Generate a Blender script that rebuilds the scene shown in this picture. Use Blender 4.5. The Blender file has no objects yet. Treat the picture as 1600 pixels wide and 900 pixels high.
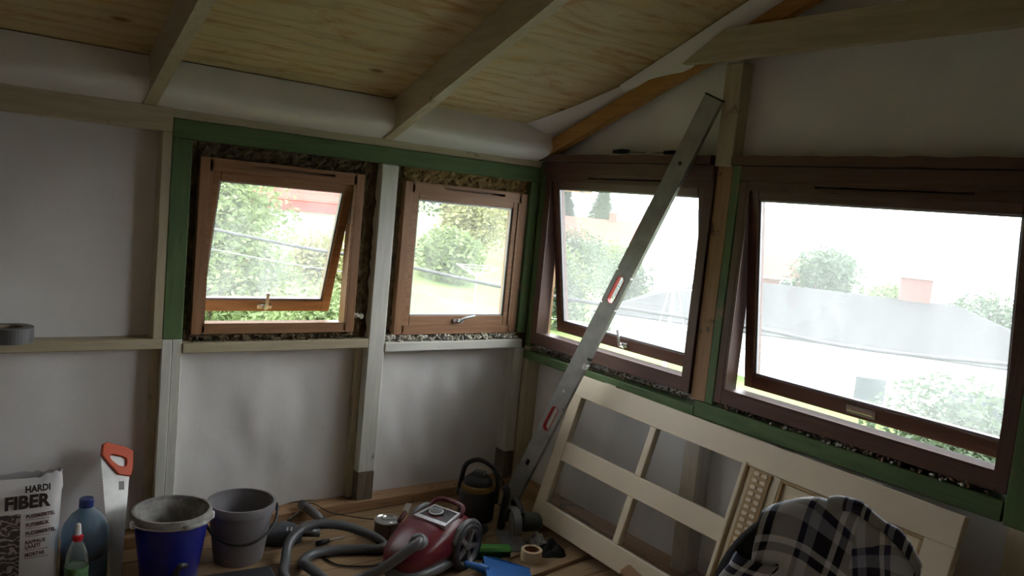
import bpy, bmesh, math, random
from mathutils import Vector, Matrix, noise, Quaternion
random.seed(7)
PI = math.pi
sc = bpy.context.scene
C = sc.collection

# ------------------------------------------------------------------ camera, sky, exposure
cam_d = bpy.data.cameras.new('camera'); cam_d.sensor_width = 36.0; cam_d.lens = 1226.79 / 1600 * 36
cam_d.clip_start = 0.02; cam_d.clip_end = 20000
cam = bpy.data.objects.new('camera', cam_d); C.objects.link(cam)
_r = Vector((0.80394395, -0.58685136, 0.09633070)); _u = Vector((-0.01787179, 0.13806680, 0.99026166)); _f = Vector((0.59443647, 0.79783648, -0.10050989))
_m = Matrix((_r, _u, -_f)).transposed().to_4x4(); _m.translation = Vector((-2.814, -3.6, 1.65))
cam.matrix_world = _m
sc.camera = cam
w = bpy.data.worlds.new('overcast_sky'); sc.world = w; w.use_nodes = True
bg = w.node_tree.nodes['Background']; bg.inputs[0].default_value = (0.94, 0.975, 1.0, 1); bg.inputs[1].default_value = 1.0
sc.view_settings.view_transform = 'Standard'; sc.view_settings.look = 'None'
sc.view_settings.gamma = 1.0; sc.view_settings.use_curve_mapping = False
sc.view_settings.exposure = 3.4
sc.cycles.diffuse_bounces = 8; sc.cycles.max_bounces = 14; sc.cycles.transparent_max_bounces = 16

# ------------------------------------------------------------------ materials
MATS = {}
def _base(name):
    m = bpy.data.materials.new(name); m.use_nodes = True; nt = m.node_tree
    b = nt.nodes['Principled BSDF']; return m, nt, b
def _coords(nt, scale, rot=(0, 0, 0)):
    tc = nt.nodes.new('ShaderNodeTexCoord'); mp = nt.nodes.new('ShaderNodeMapping')
    mp.inputs['Scale'].default_value = scale; mp.inputs['Rotation'].default_value = rot
    nt.links.new(tc.outputs['Object'], mp.inputs['Vector']); return mp
def _noise(nt, vec, scale, detail=5, rough=0.6, dist=0.0):
    n = nt.nodes.new('ShaderNodeTexNoise'); n.inputs['Scale'].default_value = scale; n.inputs['Detail'].default_value = detail
    n.inputs['Roughness'].default_value = rough; n.inputs['Distortion'].default_value = dist
    nt.links.new(vec.outputs[0], n.inputs['Vector']); return n
def _ramp(nt, src, stops):
    r = nt.nodes.new('ShaderNodeValToRGB'); nt.links.new(src, r.inputs[0])
    e = r.color_ramp.elements
    while len(e) < len(stops): e.new(0.5)
    for k, (p, c) in enumerate(stops): e[k].position = p; e[k].color = (c[0], c[1], c[2], 1)
    return r
def _bump(nt, b, src, strength, dist=0.01):
    n = nt.nodes.new('ShaderNodeBump'); n.inputs['Strength'].default_value = strength; n.inputs['Distance'].default_value = dist
    nt.links.new(src, n.inputs['Height']); nt.links.new(n.outputs[0], b.inputs['Normal'])
def plain(name, col, rough=0.6, metal=0.0, var=0.12, scale=12, bump=0.1, spec=0.5):
    if name in MATS: return MATS[name]
    m, nt, b = _base(name); v = _coords(nt, (1, 1, 1)); n = _noise(nt, v, scale)
    lo = [c * (1 - var) for c in col]; hi = [min(1, c * (1 + var)) for c in col]
    r = _ramp(nt, n.outputs[0], [(0.3, lo), (0.7, hi)]); nt.links.new(r.outputs[0], b.inputs['Base Color'])
    b.inputs['Roughness'].default_value = rough; b.inputs['Metallic'].default_value = metal
    b.inputs['Specular IOR Level'].default_value = spec
    if bump: _bump(nt, b, n.outputs[0], bump)
    MATS[name] = m; return m
def wood(name, c1, c2, axis='x', rough=0.65, stretch=14, stain=None, scale=4.0, bump=0.25):
    key = name + '_' + axis
    if key in MATS: return MATS[key]
    m, nt, b = _base(key)
    s = {'x': (1, stretch, stretch), 'y': (stretch, 1, stretch), 'z': (stretch, stretch, 1)}[axis]
    v = _coords(nt, s); n = _noise(nt, v, scale, 6, 0.65, 0.4)
    r = _ramp(nt, n.outputs[0], [(0.3, c1), (0.68, c2)]); out = r.outputs[0]
    if stain:
        v2 = _coords(nt, (1, 1, 1)); n2 = _noise(nt, v2, stain[1], 4, 0.7)
        r2 = _ramp(nt, n2.outputs[0], [(stain[2], (0, 0, 0)), (stain[2] + 0.06, (1, 1, 1))])
        mx = nt.nodes.new('ShaderNodeMix'); mx.data_type = 'RGBA'
        nt.links.new(r2.outputs[0], mx.inputs['Factor']); nt.links.new(out, mx.inputs[6]); mx.inputs[7].default_value = (*stain[0], 1)
        out = mx.outputs[2]
    nt.links.new(out, b.inputs['Base Color']); b.inputs['Roughness'].default_value = rough
    _bump(nt, b, n.outputs[0], bump, 0.004); MATS[key] = m; return m
def plywood_mat():
    m, nt, b = _base('plywood'); v = _coords(nt, (0.9, 4.0, 1))
    n = _noise(nt, v, 2.4, 5, 0.65, 1.6)
    wv = nt.nodes.new('ShaderNodeTexWave'); wv.wave_type = 'BANDS'; wv.bands_direction = 'Y'
    wv.inputs['Scale'].default_value = 0.9; wv.inputs['Distortion'].default_value = 22; wv.inputs['Detail'].default_value = 4; wv.inputs['Detail Scale'].default_value = 0.8
    nt.links.new(v.outputs[0], wv.inputs['Vector'])
    r = _ramp(nt, wv.outputs[0], [(0.0, (0.30, 0.18, 0.07)), (0.10, (0.45, 0.32, 0.14)), (0.4, (0.54, 0.40, 0.19)), (0.9, (0.58, 0.45, 0.24))])
    r2 = _ramp(nt, n.outputs[0], [(0.36, (0.42, 0.24, 0.08)), (0.48, (0.56, 0.47, 0.27)), (0.56, (0.50, 0.44, 0.25)), (0.66, (0.58, 0.38, 0.14))])
    mx = nt.nodes.new('ShaderNodeMix'); mx.data_type = 'RGBA'; mx.inputs['Factor'].default_value = 0.62
    nt.links.new(r.outputs[0], mx.inputs[6]); nt.links.new(r2.outputs[0], mx.inputs[7])
    vo = nt.nodes.new('ShaderNodeTexVoronoi'); v3 = _coords(nt, (2.2, 5, 1)); vo.inputs['Scale'].default_value = 1.0
    nt.links.new(v3.outputs[0], vo.inputs['Vector'])
    rk = _ramp(nt, vo.outputs['Distance'], [(0.05, (1, 1, 1)), (0.11, (0, 0, 0))])
    mk = nt.nodes.new('ShaderNodeMix'); mk.data_type = 'RGBA'; nt.links.new(rk.outputs[0], mk.inputs['Factor'])
    nt.links.new(mx.outputs[2], mk.inputs[6]); mk.inputs[7].default_value = (0.22, 0.11, 0.04, 1)
    nt.links.new(mk.outputs[2], b.inputs['Base Color']); b.inputs['Roughness'].default_value = 0.7
    _bump(nt, b, wv.outputs[0], 0.08, 0.003); return m
def glass_mat(name, dirt, tint=(1, 1, 1), streak=0.5, gloss=0.02):
    m = bpy.data.materials.new(name); m.use_nodes = True; nt = m.node_tree; nt.nodes.clear()
    o = nt.nodes.new('ShaderNodeOutputMaterial'); t = nt.nodes.new('ShaderNodeBsdfTransparent'); t.inputs[0].default_value = (*tint, 1)
    g = nt.nodes.new('ShaderNodeBsdfGlossy'); g.inputs['Roughness'].default_value = gloss
    tr = nt.nodes.new('ShaderNodeBsdfTranslucent'); tr.inputs[0].default_value = (0.9, 0.93, 0.95, 1)
    df = nt.nodes.new('ShaderNodeBsdfDiffuse'); df.inputs[0].default_value = (0.6, 0.6, 0.6, 1)
    lw = nt.nodes.new('ShaderNodeFresnel'); lw.inputs[0].default_value = 1.25
    m1 = nt.nodes.new('ShaderNodeMixShader'); nt.links.new(lw.outputs[0], m1.inputs[0]); nt.links.new(t.outputs[0], m1.inputs[1]); nt.links.new(g.outputs[0], m1.inputs[2])
    md = nt.nodes.new('ShaderNodeMixShader'); md.inputs[0].default_value = 0.25; nt.links.new(tr.outputs[0], md.inputs[1]); nt.links.new(df.outputs[0], md.inputs[2])
    v = _coords(nt, (3, 3, 1)); n = _noise(nt, v, 3, 4)
    mr = nt.nodes.new('ShaderNodeMapRange'); mr.inputs[1].default_value = 0.25; mr.inputs[2].default_value = 0.75
    mr.inputs[3].default_value = dirt * (1 - streak); mr.inputs[4].default_value = dirt * (1 + streak); nt.links.new(n.outputs[0], mr.inputs[0])
    m2 = nt.nodes.new('ShaderNodeMixShader'); nt.links.new(mr.outputs[0], m2.inputs[0]); nt.links.new(m1.outputs[0], m2.inputs[1]); nt.links.new(md.outputs[0], m2.inputs[2])
    nt.links.new(m2.outputs[0], o.inputs[0]); return m
def paper_mat(name, col, trans=0.0):
    m = bpy.data.materials.new(name); m.use_nodes = True; nt = m.node_tree; b = nt.nodes['Principled BSDF']
    v = _coords(nt, (1, 1, 1)); n = _noise(nt, v, 4, 4, 0.55, 0.8); n2 = _noise(nt, v, 160, 2, 0.5)
    r = _ramp(nt, n.outputs[0], [(0.3, [c * 0.93 for c in col]), (0.7, col)]); nt.links.new(r.outputs[0], b.inputs['Base Color'])
    b.inputs['Roughness'].default_value = 0.6
    ad = nt.nodes.new('ShaderNodeMath'); ad.operation = 'MULTIPLY_ADD'; ad.inputs[1].default_value = 0.015
    nt.links.new(n2.outputs[0], ad.inputs[0]); nt.links.new(n.outputs[0], ad.inputs[2])
    _bump(nt, b, ad.outputs[0], 0.12, 0.02)
    if trans:
        o = nt.nodes['Material Output']; tr = nt.nodes.new('ShaderNodeBsdfTranslucent'); tr.inputs[0].default_value = (0.78, 0.84, 0.95, 1)
        mx = nt.nodes.new('ShaderNodeMixShader'); mx.inputs[0].default_value = trans
        nt.links.new(b.outputs[0], mx.inputs[1]); nt.links.new(tr.outputs[0], mx.inputs[2]); nt.links.new(mx.outputs[0], o.inputs[0])
    return m

PAPER = paper_mat('breather_paper', (0.77, 0.755, 0.74))
PLY = plywood_mat()
cream = lambda a: wood('cream_painted_wood', (0.40, 0.34, 0.22), (0.52, 0.46, 0.32), a, 0.55, 10, ((0.24, 0.19, 0.12), 5, 0.66))
white = lambda a: wood('white_painted_wood', (0.56, 0.56, 0.50), (0.68, 0.68, 0.61), a, 0.55, 10, ((0.30, 0.25, 0.18), 6, 0.68))
green = lambda a: wood('green_painted_wood', (0.060, 0.115, 0.038), (0.105, 0.175, 0.060), a, 0.6, 8, ((0.20, 0.20, 0.12), 7, 0.70))
darkgreen = lambda a: wood('worn_green_painted_wood', (0.060, 0.115, 0.038), (0.105, 0.175, 0.060), a, 0.6, 8, ((0.24, 0.15, 0.08), 6, 0.58))
orange = lambda a: wood('orange_pine', (0.36, 0.17, 0.045), (0.52, 0.28, 0.09), a, 0.55, 12)
framewood = lambda a: wood('window_pine', (0.22, 0.10, 0.042), (0.34, 0.175, 0.08), a, 0.5, 16, ((0.14, 0.08, 0.05), 5, 0.68))
brown = lambda a: wood('dark_stained_wood', (0.075, 0.032, 0.022), (0.135, 0.062, 0.042), a, 0.5, 14, ((0.30, 0.22, 0.18), 8, 0.74))
rawwood = lambda a: wood('raw_brown_wood', (0.28, 0.16, 0.08), (0.42, 0.26, 0.14), a, 0.75, 12, ((0.12, 0.08, 0.05), 7, 0.6))
floorwood = lambda a: wood('floor_pine', (0.24, 0.15, 0.075), (0.36, 0.24, 0.13), a, 0.6, 12, ((0.20, 0.14, 0.09), 4, 0.62))
doorpaint = lambda a: plain('cream_door_paint', (0.74, 0.64, 0.48), 0.45, 0, 0.05, 3, 0.02)
dark_foot = lambda a: wood('damp_dark_wood', (0.10, 0.08, 0.06), (0.20, 0.16, 0.11), a, 0.8)
CHROME = plain('brushed_metal', (0.62, 0.62, 0.62), 0.28, 1.0, 0.08, 30, 0.0)
BLACK = plain('black_plastic', (0.016, 0.016, 0.018), 0.42, 0, 0.2, 20, 0.03)
GREYP = plain('grey_plastic', (0.12, 0.125, 0.13), 0.4, 0, 0.12, 20, 0.03)

# ------------------------------------------------------------------ mesh helpers
def nb(): return bmesh.new()
def box(bm, a, b, bev=0.0, mat=None):
    x0, x1 = sorted((a[0], b[0])); y0, y1 = sorted((a[1], b[1])); z0, z1 = sorted((a[2], b[2]))
    vs = [bm.verts.new((x, y, z)) for x in (x0, x1) for y in (y0, y1) for z in (z0, z1)]
    if mat is not None:
        for v in vs: v.co = mat @ v.co
    F = [(0, 1, 3, 2), (4, 6, 7, 5), (0, 4, 5, 1), (2, 3, 7, 6), (0, 2, 6, 4), (1, 5, 7, 3)]
    fs = [bm.faces.new([vs[i] for i in f]) for f in F]
    if bev:
        es = list({e for f in fs for e in f.edges})
        bmesh.ops.bevel(bm, geom=es, offset=bev, segments=1, affect='EDGES', profile=0.5)
    return bm
def beam(bm, p0, p1, wd, ht, up=(0, 0, 1), bev=0.0):
    p0, p1 = Vector(p0), Vector(p1); x = (p1 - p0); L = x.length; x.normalize()
    u = Vector(up); y = u.cross(x).normalized(); z = x.cross(y).normalized()
    M = Matrix((x, y, z)).transposed().to_4x4(); M.translation = p0
    return box(bm, (0, -wd / 2, -ht / 2), (L, wd / 2, ht / 2), bev, M)
def smooth_path(pts, k=6):
    P = [Vector(p) for p in pts]; out = []
    for i in range(len(P) - 1):
        a = P[max(i - 1, 0)]; b = P[i]; c = P[i + 1]; d = P[min(i + 2, len(P) - 1)]
        for j in range(k):
            t = j / k
            out.append(0.5 * ((2 * b) + (c - a) * t + (2 * a - 5 * b + 4 * c - d) * t * t + (3 * b - 3 * c + d - a) * t ** 3))
    out.append(P[-1]); return out
def tube(bm, pts, r, n=10, closed=False, ribs=0.0):
    P = [Vector(p) for p in pts]; N = len(P); rings = []
    t0 = (P[1] - P[0]).normalized(); a = t0.orthogonal().normalized()
    prev = t0
    for i in range(N):
        if closed: t = (P[(i + 1) % N] - P[i - 1]).normalized()
        else: t = (P[min(i + 1, N - 1)] - P[max(i - 1, 0)]).normalized()
        q = prev.rotation_difference(t); a = q @ a; a = (a - t * a.dot(t)).normalized(); prev = t; b = t.cross(a)
        rr = r[i] if isinstance(r, (list, tuple)) else r
        if ribs and i % 2: rr *= 1 - ribs
        rings.append([bm.verts.new(P[i] + (a * math.cos(2 * PI * k / n) + b * math.sin(2 * PI * k / n)) * rr) for k in range(n)])
    for i in range(N if closed else N - 1):
        A, B = rings[i], rings[(i + 1) % N]
        for k in range(n): bm.faces.new((A[k], A[(k + 1) % n], B[(k + 1) % n], B[k]))
    if not closed: bm.faces.new(rings[0][::-1]); bm.faces.new(rings[-1])
    return bm
def lathe(bm, prof, n=32, M=None, cap=True):
    rings = []
    for r, z in prof:
        vs = [bm.verts.new((r * math.cos(2 * PI * k / n), r * math.sin(2 * PI * k / n), z)) for k in range(n)]
        if M is not None:
            for v in vs: v.co = M @ v.co
        rings.append(vs)
    for A, B in zip(rings, rings[1:]):
        for k in range(n): bm.faces.new((A[k], A[(k + 1) % n], B[(k + 1) % n], B[k]))
    if cap:
        if prof[0][0] > 1e-6: bm.faces.new(rings[0][::-1])
        if prof[-1][0] > 1e-6: bm.faces.new(rings[-1])
    return bm
def prism(bm, poly, fn, t0, t1):
    A = [bm.verts.new(fn(p[0], p[1], t0)) for p in poly]; B = [bm.verts.new(fn(p[0], p[1], t1)) for p in poly]
    n = len(poly); bm.faces.new(A[::-1]); bm.faces.new(B)
    for i in range(n): bm.faces.new((A[i], A[(i + 1) % n], B[(i + 1) % n], B[i]))
    return bm
def holed_plate(bm, outer, hole, fn, t0, t1):
    n = len(outer)
    for t, fl in ((t0, 1), (t1, 0)):
        O = [bm.verts.new(fn(*p, t)) for p in outer]; H = [bm.verts.new(fn(*p, t)) for p in hole]
        for i in range(n):
            f = (O[i], O[(i + 1) % n], H[(i + 1) % n], H[i]); bm.faces.new(f[::-1] if fl else f)
        if fl: O0, H0 = O, H
        else:
            for i in range(n):
                j = (i + 1) % n
                bm.faces.new((O0[i], O0[j], O[j], O[i])); bm.faces.new((H[i], H[j], H0[j], H0[i]))
    return bm
def sheet(bm, fn, nu, nv):
    g = [[bm.verts.new(fn(i / nu, j / nv)) for j in range(nv + 1)] for i in range(nu + 1)]
    for i in range(nu):
        for j in range(nv): bm.faces.new((g[i][j], g[i + 1][j], g[i + 1][j + 1], g[i][j + 1]))
    return bm
def obj(name, bm, mat, parent=None, smooth=False):
    bmesh.ops.recalc_face_normals(bm, faces=bm.faces)
    me = bpy.data.meshes.new(name); bm.to_mesh(me); bm.free()
    if smooth:
        for p in me.polygons: p.use_smooth = True
    me.materials.append(mat)
    o = bpy.data.objects.new(name, me); C.objects.link(o)
    if parent is not None: o.parent = parent
    return o
def smooth_angle(o, deg=40):
    me = o.data
    for p in me.polygons: p.use_smooth = True
    bm = bmesh.new(); bm.from_mesh(me)
    for e in bm.edges:
        if len(e.link_faces) == 2 and e.calc_face_angle(0) > math.radians(deg): e.smooth = False
    bm.to_mesh(me); bm.free(); return o
def tag(o, label, cat, group=None, kind=None):
    o['label'] = label; o['category'] = cat
    if group: o['group'] = group
    if kind: o['kind'] = kind
    return o
def thing(name, label, cat, loc=(0, 0, 0), rz=0.0, group=None, kind=None, mat=None):
    o = bpy.data.objects.new(name, None); o.empty_display_size = 0.05; C.objects.link(o)
    if mat is not None: o.matrix_world = mat
    else: o.location = loc; o.rotation_euler = (0, 0, rz)
    return tag(o, label, cat, group, kind)
def pbox(name, a, b, mat, parent, bev=0.003): return obj(name, box(nb(), a, b, bev), mat, parent)
def lumpy(name, a, b, mat, parent, amp=0.015, nu=60, nv=8, axis='y', seed=0):
    """a rough fibrous strip filling the box a-b, its open face facing the room"""
    a = Vector(a); b = Vector(b); bm = nb()
    if axis == 'y':
        fn = lambda u, v: (a.x + (b.x - a.x) * u, a.y + amp * noise.fractal(Vector((u * nu * .35 + seed, v * nv * .5, seed)), 1, 2, 4), a.z + (b.z - a.z) * v)
    else:
        fn = lambda u, v: (a.x + amp * noise.fractal(Vector((u * nu * .35 + seed, v * nv * .5, seed)), 1, 2, 4), a.y + (b.y - a.y) * u, a.z + (b.z - a.z) * v)
    sheet(bm, fn, nu, nv)
    r = bmesh.ops.extrude_face_region(bm, geom=bm.faces[:])
    for v in r['geom']:
        if isinstance(v, bmesh.types.BMVert):
            if axis == 'y': v.co.y = b.y
            else: v.co.x = b.x
    o = obj(name, bm, mat, parent); o['kind'] = 'stuff'; return o
def text_mesh(name, s, size, mat, parent, M, bold=0.0, sx=1.0):
    cu = bpy.data.curves.new(name, 'FONT'); cu.body = s; cu.size = size; cu.offset = bold; cu.extrude = 0.0004; cu.resolution_u = 3
    t = bpy.data.objects.new(name, cu); C.objects.link(t)
    bpy.context.view_layer.update()
    me = bpy.data.meshes.new_from_object(t); C.objects.unlink(t); bpy.data.objects.remove(t); bpy.data.curves.remove(cu)
    me.transform(M @ Matrix.Diagonal((sx, 1, 1, 1))); me.materials.clear(); me.materials.append(mat)
    o = bpy.data.objects.new(name, me); C.objects.link(o); o.parent = parent; return o

# ------------------------------------------------------------------ the shell: floor, walls
fl = tag(obj('floor', box(nb(), (-5.0, -5.3, -0.22), (0.12, 0.14, -0.012)), rawwood('x')), 'dusty pine board floor strewn with tools', 'floor', kind='structure')
y = 0.0; k = 0
proto = None
while y > -5.2:
    hw = 0.132
    if proto is None:
        proto = obj('floor_board', box(nb(), (-4.95, -hw, -0.0245), (0.10, 0, 0), 0.002), floorwood('x'), fl); b = proto
    else:
        b = proto.copy(); C.objects.link(b); b.parent = fl
    b.location = (random.uniform(-0.3, 0.0) * 0, y, random.uniform(-0.001, 0.0)); y -= hw + 0.004

LAP = 0.384; ROOF0 = 2.09                       # roof underside: z = ROOF0 - LAP*y  (y<0 climbs)
SL = 0.377
zr = lambda yy: ROOF0 - SL * yy
WA = tag(obj('wall_left', nb(), rawwood('x')), 'long white papered stud wall with two small pine windows', 'wall', kind='structure')
bm = nb()
for a, b in (((-5.0, 0), (0.12, 0.945)), ((-5.0, 1.745), (0.12, 2.09)), ((-5.0, 0.945), (-1.885, 1.745)), ((-1.09, 0.945), (-0.87, 1.745)), ((-0.07, 0.945), (0.12, 1.745))):
    box(bm, (a[0], 0.115, a[1]), (b[0], 0.15, b[1]))
bm.to_mesh(WA.data); bm.free()

def paper_bay(name, a0, a1, z0, z1, off, parent, axis='y', amp=0.010, seed=0, ragged=0.0, mat=None):
    """breather paper stretched over one bay, rippled and ragged along its foot"""
    def fn(u, v):
        s = a0 + (a1 - a0) * u; z = z0 + (z1 - z0) * v
        if ragged: z += ragged * (1 - v) ** 2 * noise.noise(Vector((s * 7, seed, 0)))
        p = Vector((s * 2.2 + seed, z * 1.6 + u * 1.2, seed * 1.7))
        edge = min(u, 1 - u, v, 1 - v, 0.12) / 0.12
        d = amp * edge * (noise.noise(p) + 0.6 * noise.noise(p * 2.3 + Vector((s * 3, 0, 0))) + 0.35 * (1 - abs(noise.noise(p * 3.1))) - 0.3)
        return (s, off + d, z) if axis == 'y' else (off + d, s, z)
    return obj(name, sheet(nb(), fn, 36, 36), mat or PAPER, parent, True)
# lower bays, upper bays of the left wall
paper_bay('paper_panel', -1.95, -1.00, 0.045, 0.93, 0.092, WA, seed=1.3, amp=0.015, ragged=0.05)
paper_bay('paper_panel', -0.93, -0.02, 0.028, 0.93, 0.092, WA, seed=4.1, amp=0.015, ragged=0.03)
paper_bay('paper_panel', -4.9, -1.99, 0.05, 0.92, 0.085, WA, seed=7.9, amp=0.022, ragged=0.04)
paper_bay('paper_panel', -4.9, -2.02, 0.91, 1.86, 0.085, WA, seed=11.2, amp=0.022)
# timbers of the left wall
pbox('top_plate', (-4.95, 0.0, 1.832), (-2.0, 0.11, 1.932), cream('x'), WA)
pbox('top_plate', (-2.0, 0.006, 1.893), (0.0, 0.11, 1.932), cream('x'), WA)
pbox('green_rail', (-2.0, -0.004, 1.811), (-0.002, 0.11, 1.893), green('x'), WA)
pbox('stud', (-2.04, 0.0, 0.935), (-2.0, 0.11, 1.832), cream('z'), WA)
pbox('green_stud', (-2.0, -0.002, 0.935), (-1.918, 0.11, 1.811), green('z'), WA)
pbox('stud', (-2.0, 0.0, 0.06), (-1.958, 0.11, 0.935), white('z'), WA)
pbox('stud', (-1.957, 0.003, 0.06), (-1.915, 0.11, 0.935), white('z'), WA)
pbox('stud', (-2.03, 0.03, 0.06), (-2.0, 0.11, 0.892), cream('z'), WA)
pbox('stud', (-1.012, 0.0, 0.205), (-0.915, 0.11, 1.811), white('z'), WA, 0.006)
pbox('stud_foot', (-1.010, 0.001, 0.055), (-0.917, 0.11, 0.205), dark_foot('z'), WA)
pbox('stud', (-1.045, 0.05, 0.06), (-1.012, 0.11, 0.87), cream('z'), WA)
pbox('corner_post', (-0.070, 0.0, 0.22), (0.0, 0.11, 0.845), white('z'), WA)
pbox('corner_post', (-0.062, 0.002, 0.935), (0.0, 0.11, 1.811), darkgreen('z'), WA)
pbox('stud_foot', (-0.068, 0.001, 0.055), (0.0, 0.11, 0.22), dark_foot('z'), WA)
pbox('sill_board', (-1.915, -0.004, 0.870), (-1.012, 0.11, 0.918), cream('x'), WA, 0.004)
pbox('sill_board', (-0.915, -0.004, 0.846), (-0.02, 0.11, 0.896), white('x'), WA, 0.004)
pbox('mid_rail', (-4.95, 0.0, 0.892), (-2.0, 0.11, 0.938), cream('x'), WA, 0.004)
pbox('sole_plate', (-4.95, -0.012, 0.0), (0.0, 0.115, 0.055), rawwood('x'), WA, 0.004)
WOOL = plain('dirty_mineral_wool', (0.13, 0.095, 0.05), 0.95, 0, 0.6, 22, 0.6)
WOOLY = plain('yellow_mineral_wool', (0.30, 0.20, 0.08), 0.95, 0, 0.5, 22, 0.6)
lumpy('insulation', (-1.918, 0.045, 0.918), (-1.875, 0.11, 1.811), WOOL, WA, 0.02, 6, 50, seed=1)
lumpy('insulation', (-1.10, 0.045, 0.918), (-1.012, 0.11, 1.811), WOOL, WA, 0.02, 10, 50, seed=2)
lumpy('insulation', (-1.88, 0.045, 1.735), (-1.09, 0.11, 1.811), WOOL, WA, 0.02, 60, 8, seed=3)
lumpy('insulation', (-0.915, 0.045, 0.896), (-0.86, 0.11, 1.811), WOOL, WA, 0.02, 8, 50, seed=4)
lumpy('insulation', (-0.87, 0.045, 1.73), (-0.06, 0.11, 1.811), WOOLY, WA, 0.02, 60, 8, seed=5)
lumpy('insulation', (-1.88, 0.03, 0.912), (-1.09, 0.11, 0.952), WOOL, WA, 0.02, 60, 5, seed=6)
CRUMB = plain('crumbled_filler', (0.66, 0.58, 0.50), 0.95, 0, 0.7, 45, 0.5)
def crumbs(name, p0, p1, n, wd, r, mat, parent, ht=0.02):
    bm = nb(); p0 = Vector(p0); p1 = Vector(p1)
    for i in range(n):
        p = p0.lerp(p1, random.random()); p += Vector((random.uniform(-wd, wd), random.uniform(-wd, wd), random.uniform(0, ht)))
        M = Matrix.Translation(p) @ Matrix.Rotation(random.uniform(0, 6), 4, Vector((random.random(), random.random(), 1)).normalized()) @ Matrix.Diagonal((random.uniform(.5, 1.3), random.uniform(.5, 1.2), random.uniform(.4, 1), 1))
        bmesh.ops.create_icosphere(bm, subdivisions=1, radius=r * random.uniform(0.5, 1.2), matrix=M)
    o = obj(name, bm, mat, parent); o['kind'] = 'stuff'; return o
crumbs('crumbled_filler', (-0.90, 0.03, 0.90), (-0.06, 0.03, 0.90), 420, 0.024, 0.010, CRUMB, WA, 0.03)
crumbs('crumbled_filler', (-1.88, 0.03, 0.92), (-1.09, 0.03, 0.92), 130, 0.02, 0.008, WOOL, WA, 0.02)
crumbs('crumbled_filler', (-1.11, 0.02, 1.02), (-1.02, 0.02, 1.03), 8, 0.01, 0.012, CRUMB, WA, 0.02)

# right (gable) wall
WB = tag(obj('wall_right', nb(), rawwood('y')), 'papered gable wall with two dark stained awning windows', 'wall', kind='structure')
bm = nb()
for (y0, z0, y1, z1) in ((-5.3, 0, 0.12, 0.885), (-0.04, 0.885, 0.12, 1.86), (-1.40, 0.885, -1.255, 1.86), (-5.3, 0.885, -2.60, 1.86)):
    box(bm, (0.115, y0, z0), (0.15, y1, z1))
prism(bm, [(0.14, 1.86), (-5.34, 1.86), (-5.34, zr(0.14) + .05), (-2.6, zr(-2.6) + .05), (0.14, zr(0.14) + .05)], lambda a, b, t: (t, a, b), 0.115, 0.15)
bm.to_mesh(WB.data); bm.free()
paper_bay('paper_panel', -1.26, -0.03, 0.03, 0.86, 0.09, WB, 'x', seed=21, amp=0.02)
paper_bay('paper_panel', -2.62, -1.34, 0.03, 0.86, 0.09, WB, 'x', seed=23, amp=0.02)
paper_bay('paper_panel', -5.2, -2.68, 0.03, 0.86, 0.09, WB, 'x', seed=25, amp=0.02)
def gable_bay(y0, y1, seed):
    def fn(u, v):
        yy = y0 + (y1 - y0) * u; top = zr(yy if yy > -2.6 else -5.2 - yy) - 0.02; z = 1.93 + (top - 1.93) * v
        p = Vector((yy * 1.8 + seed, z * 1.5, seed)); e = min(u, 1 - u, v, 1 - v, .12) / .12
        return (0.06 + 0.02 * e * (noise.noise(p) + .6 * noise.noise(p * 2.7) + .3 * abs(noise.noise(p * 5))), yy, z)
    return obj('paper_panel', sheet(nb(), fn, 40, 30), PAPER, WB, True)
gable_bay(0.05, -1.30, 31); gable_bay(-1.30, -2.66, 37); gable_bay(-2.66, -5.2, 41)
pbox('corner_post', (0.0, -0.045, 0.055), (0.11, 0.0, 0.86), cream('z'), WB)
pbox('corner_post', (0.0, -0.045, 0.86), (0.11, 0.0, 1.93), darkgreen('z'), WB)
pbox('stud', (0.0, -1.36, 0.055), (0.11, -1.27, 0.785), cream('z'), WB)
pbox('stud', (0.0, -2.70, 0.055), (0.11, -2.62, 0.785), cream('z'), WB)
pbox('green_rail', (-0.004, -1.30, 0.785), (0.11, 0.0, 0.836), green('y'), WB, 0.004)
pbox('green_rail', (-0.004, -2.60, 0.790), (0.11, -1.30, 0.862), green('y'), WB, 0.004)
pbox('raw_post', (0.012, -1.345, 0.862), (0.11, -1.257, 1.93), rawwood('z'), WB, 0.004)
pbox('green_post', (0.008, -1.392, 0.862), (0.11, -1.345, 1.935), darkgreen('z'), WB, 0.004)
pbox('green_post', (-0.004, -2.74, 0.785), (0.11, -2.603, 1.93), darkgreen('z'), WB, 0.004)
pbox('post', (-0.005, -1.345, 1.925), (0.075, -1.25, 2.374), cream('z'), WB, 0.004)
pbox('post', (0.0, -2.74, 1.93), (0.075, -2.64, 2.374), cream('z'), WB, 0.004)
pbox('sole_plate', (-0.012, -5.2, 0.0), (0.115, 0.0, 0.055), rawwood('y'), WB, 0.004)
def ragged_board(name, y0, y1, z0, z1, x0, x1, mat, seed):
    bm = nb(); N = 40; top = []
    for i in range(N + 1):
        yy = y0 + (y1 - y0) * i / N; top.append((yy, z1 + 0.006 * noise.noise(Vector((yy * 9, seed, 0)))))
    prism(bm, [(y0, z0)] + top + [(y1, z0)], lambda a, b, t: (t, a, b), x0, x1)
    return obj(name, bm, mat, WB)
ragged_board('head_casing', 0.035, -1.245, 1.932, 1.970, -0.030, 0.07, brown('y'), 2)
ragged_board('head_casing', -1.36, -2.72, 1.930, 1.968, -0.030, 0.07, brown('y'), 5)
pbox('head_board', (-0.004, -1.252, 1.862), (0.10, -0.02, 1.932), brown('y'), WB, 0.004)
pbox('head_board', (-0.004, -2.62, 1.862), (0.10, -1.40, 1.930), brown('y'), WB, 0.004)
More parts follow.
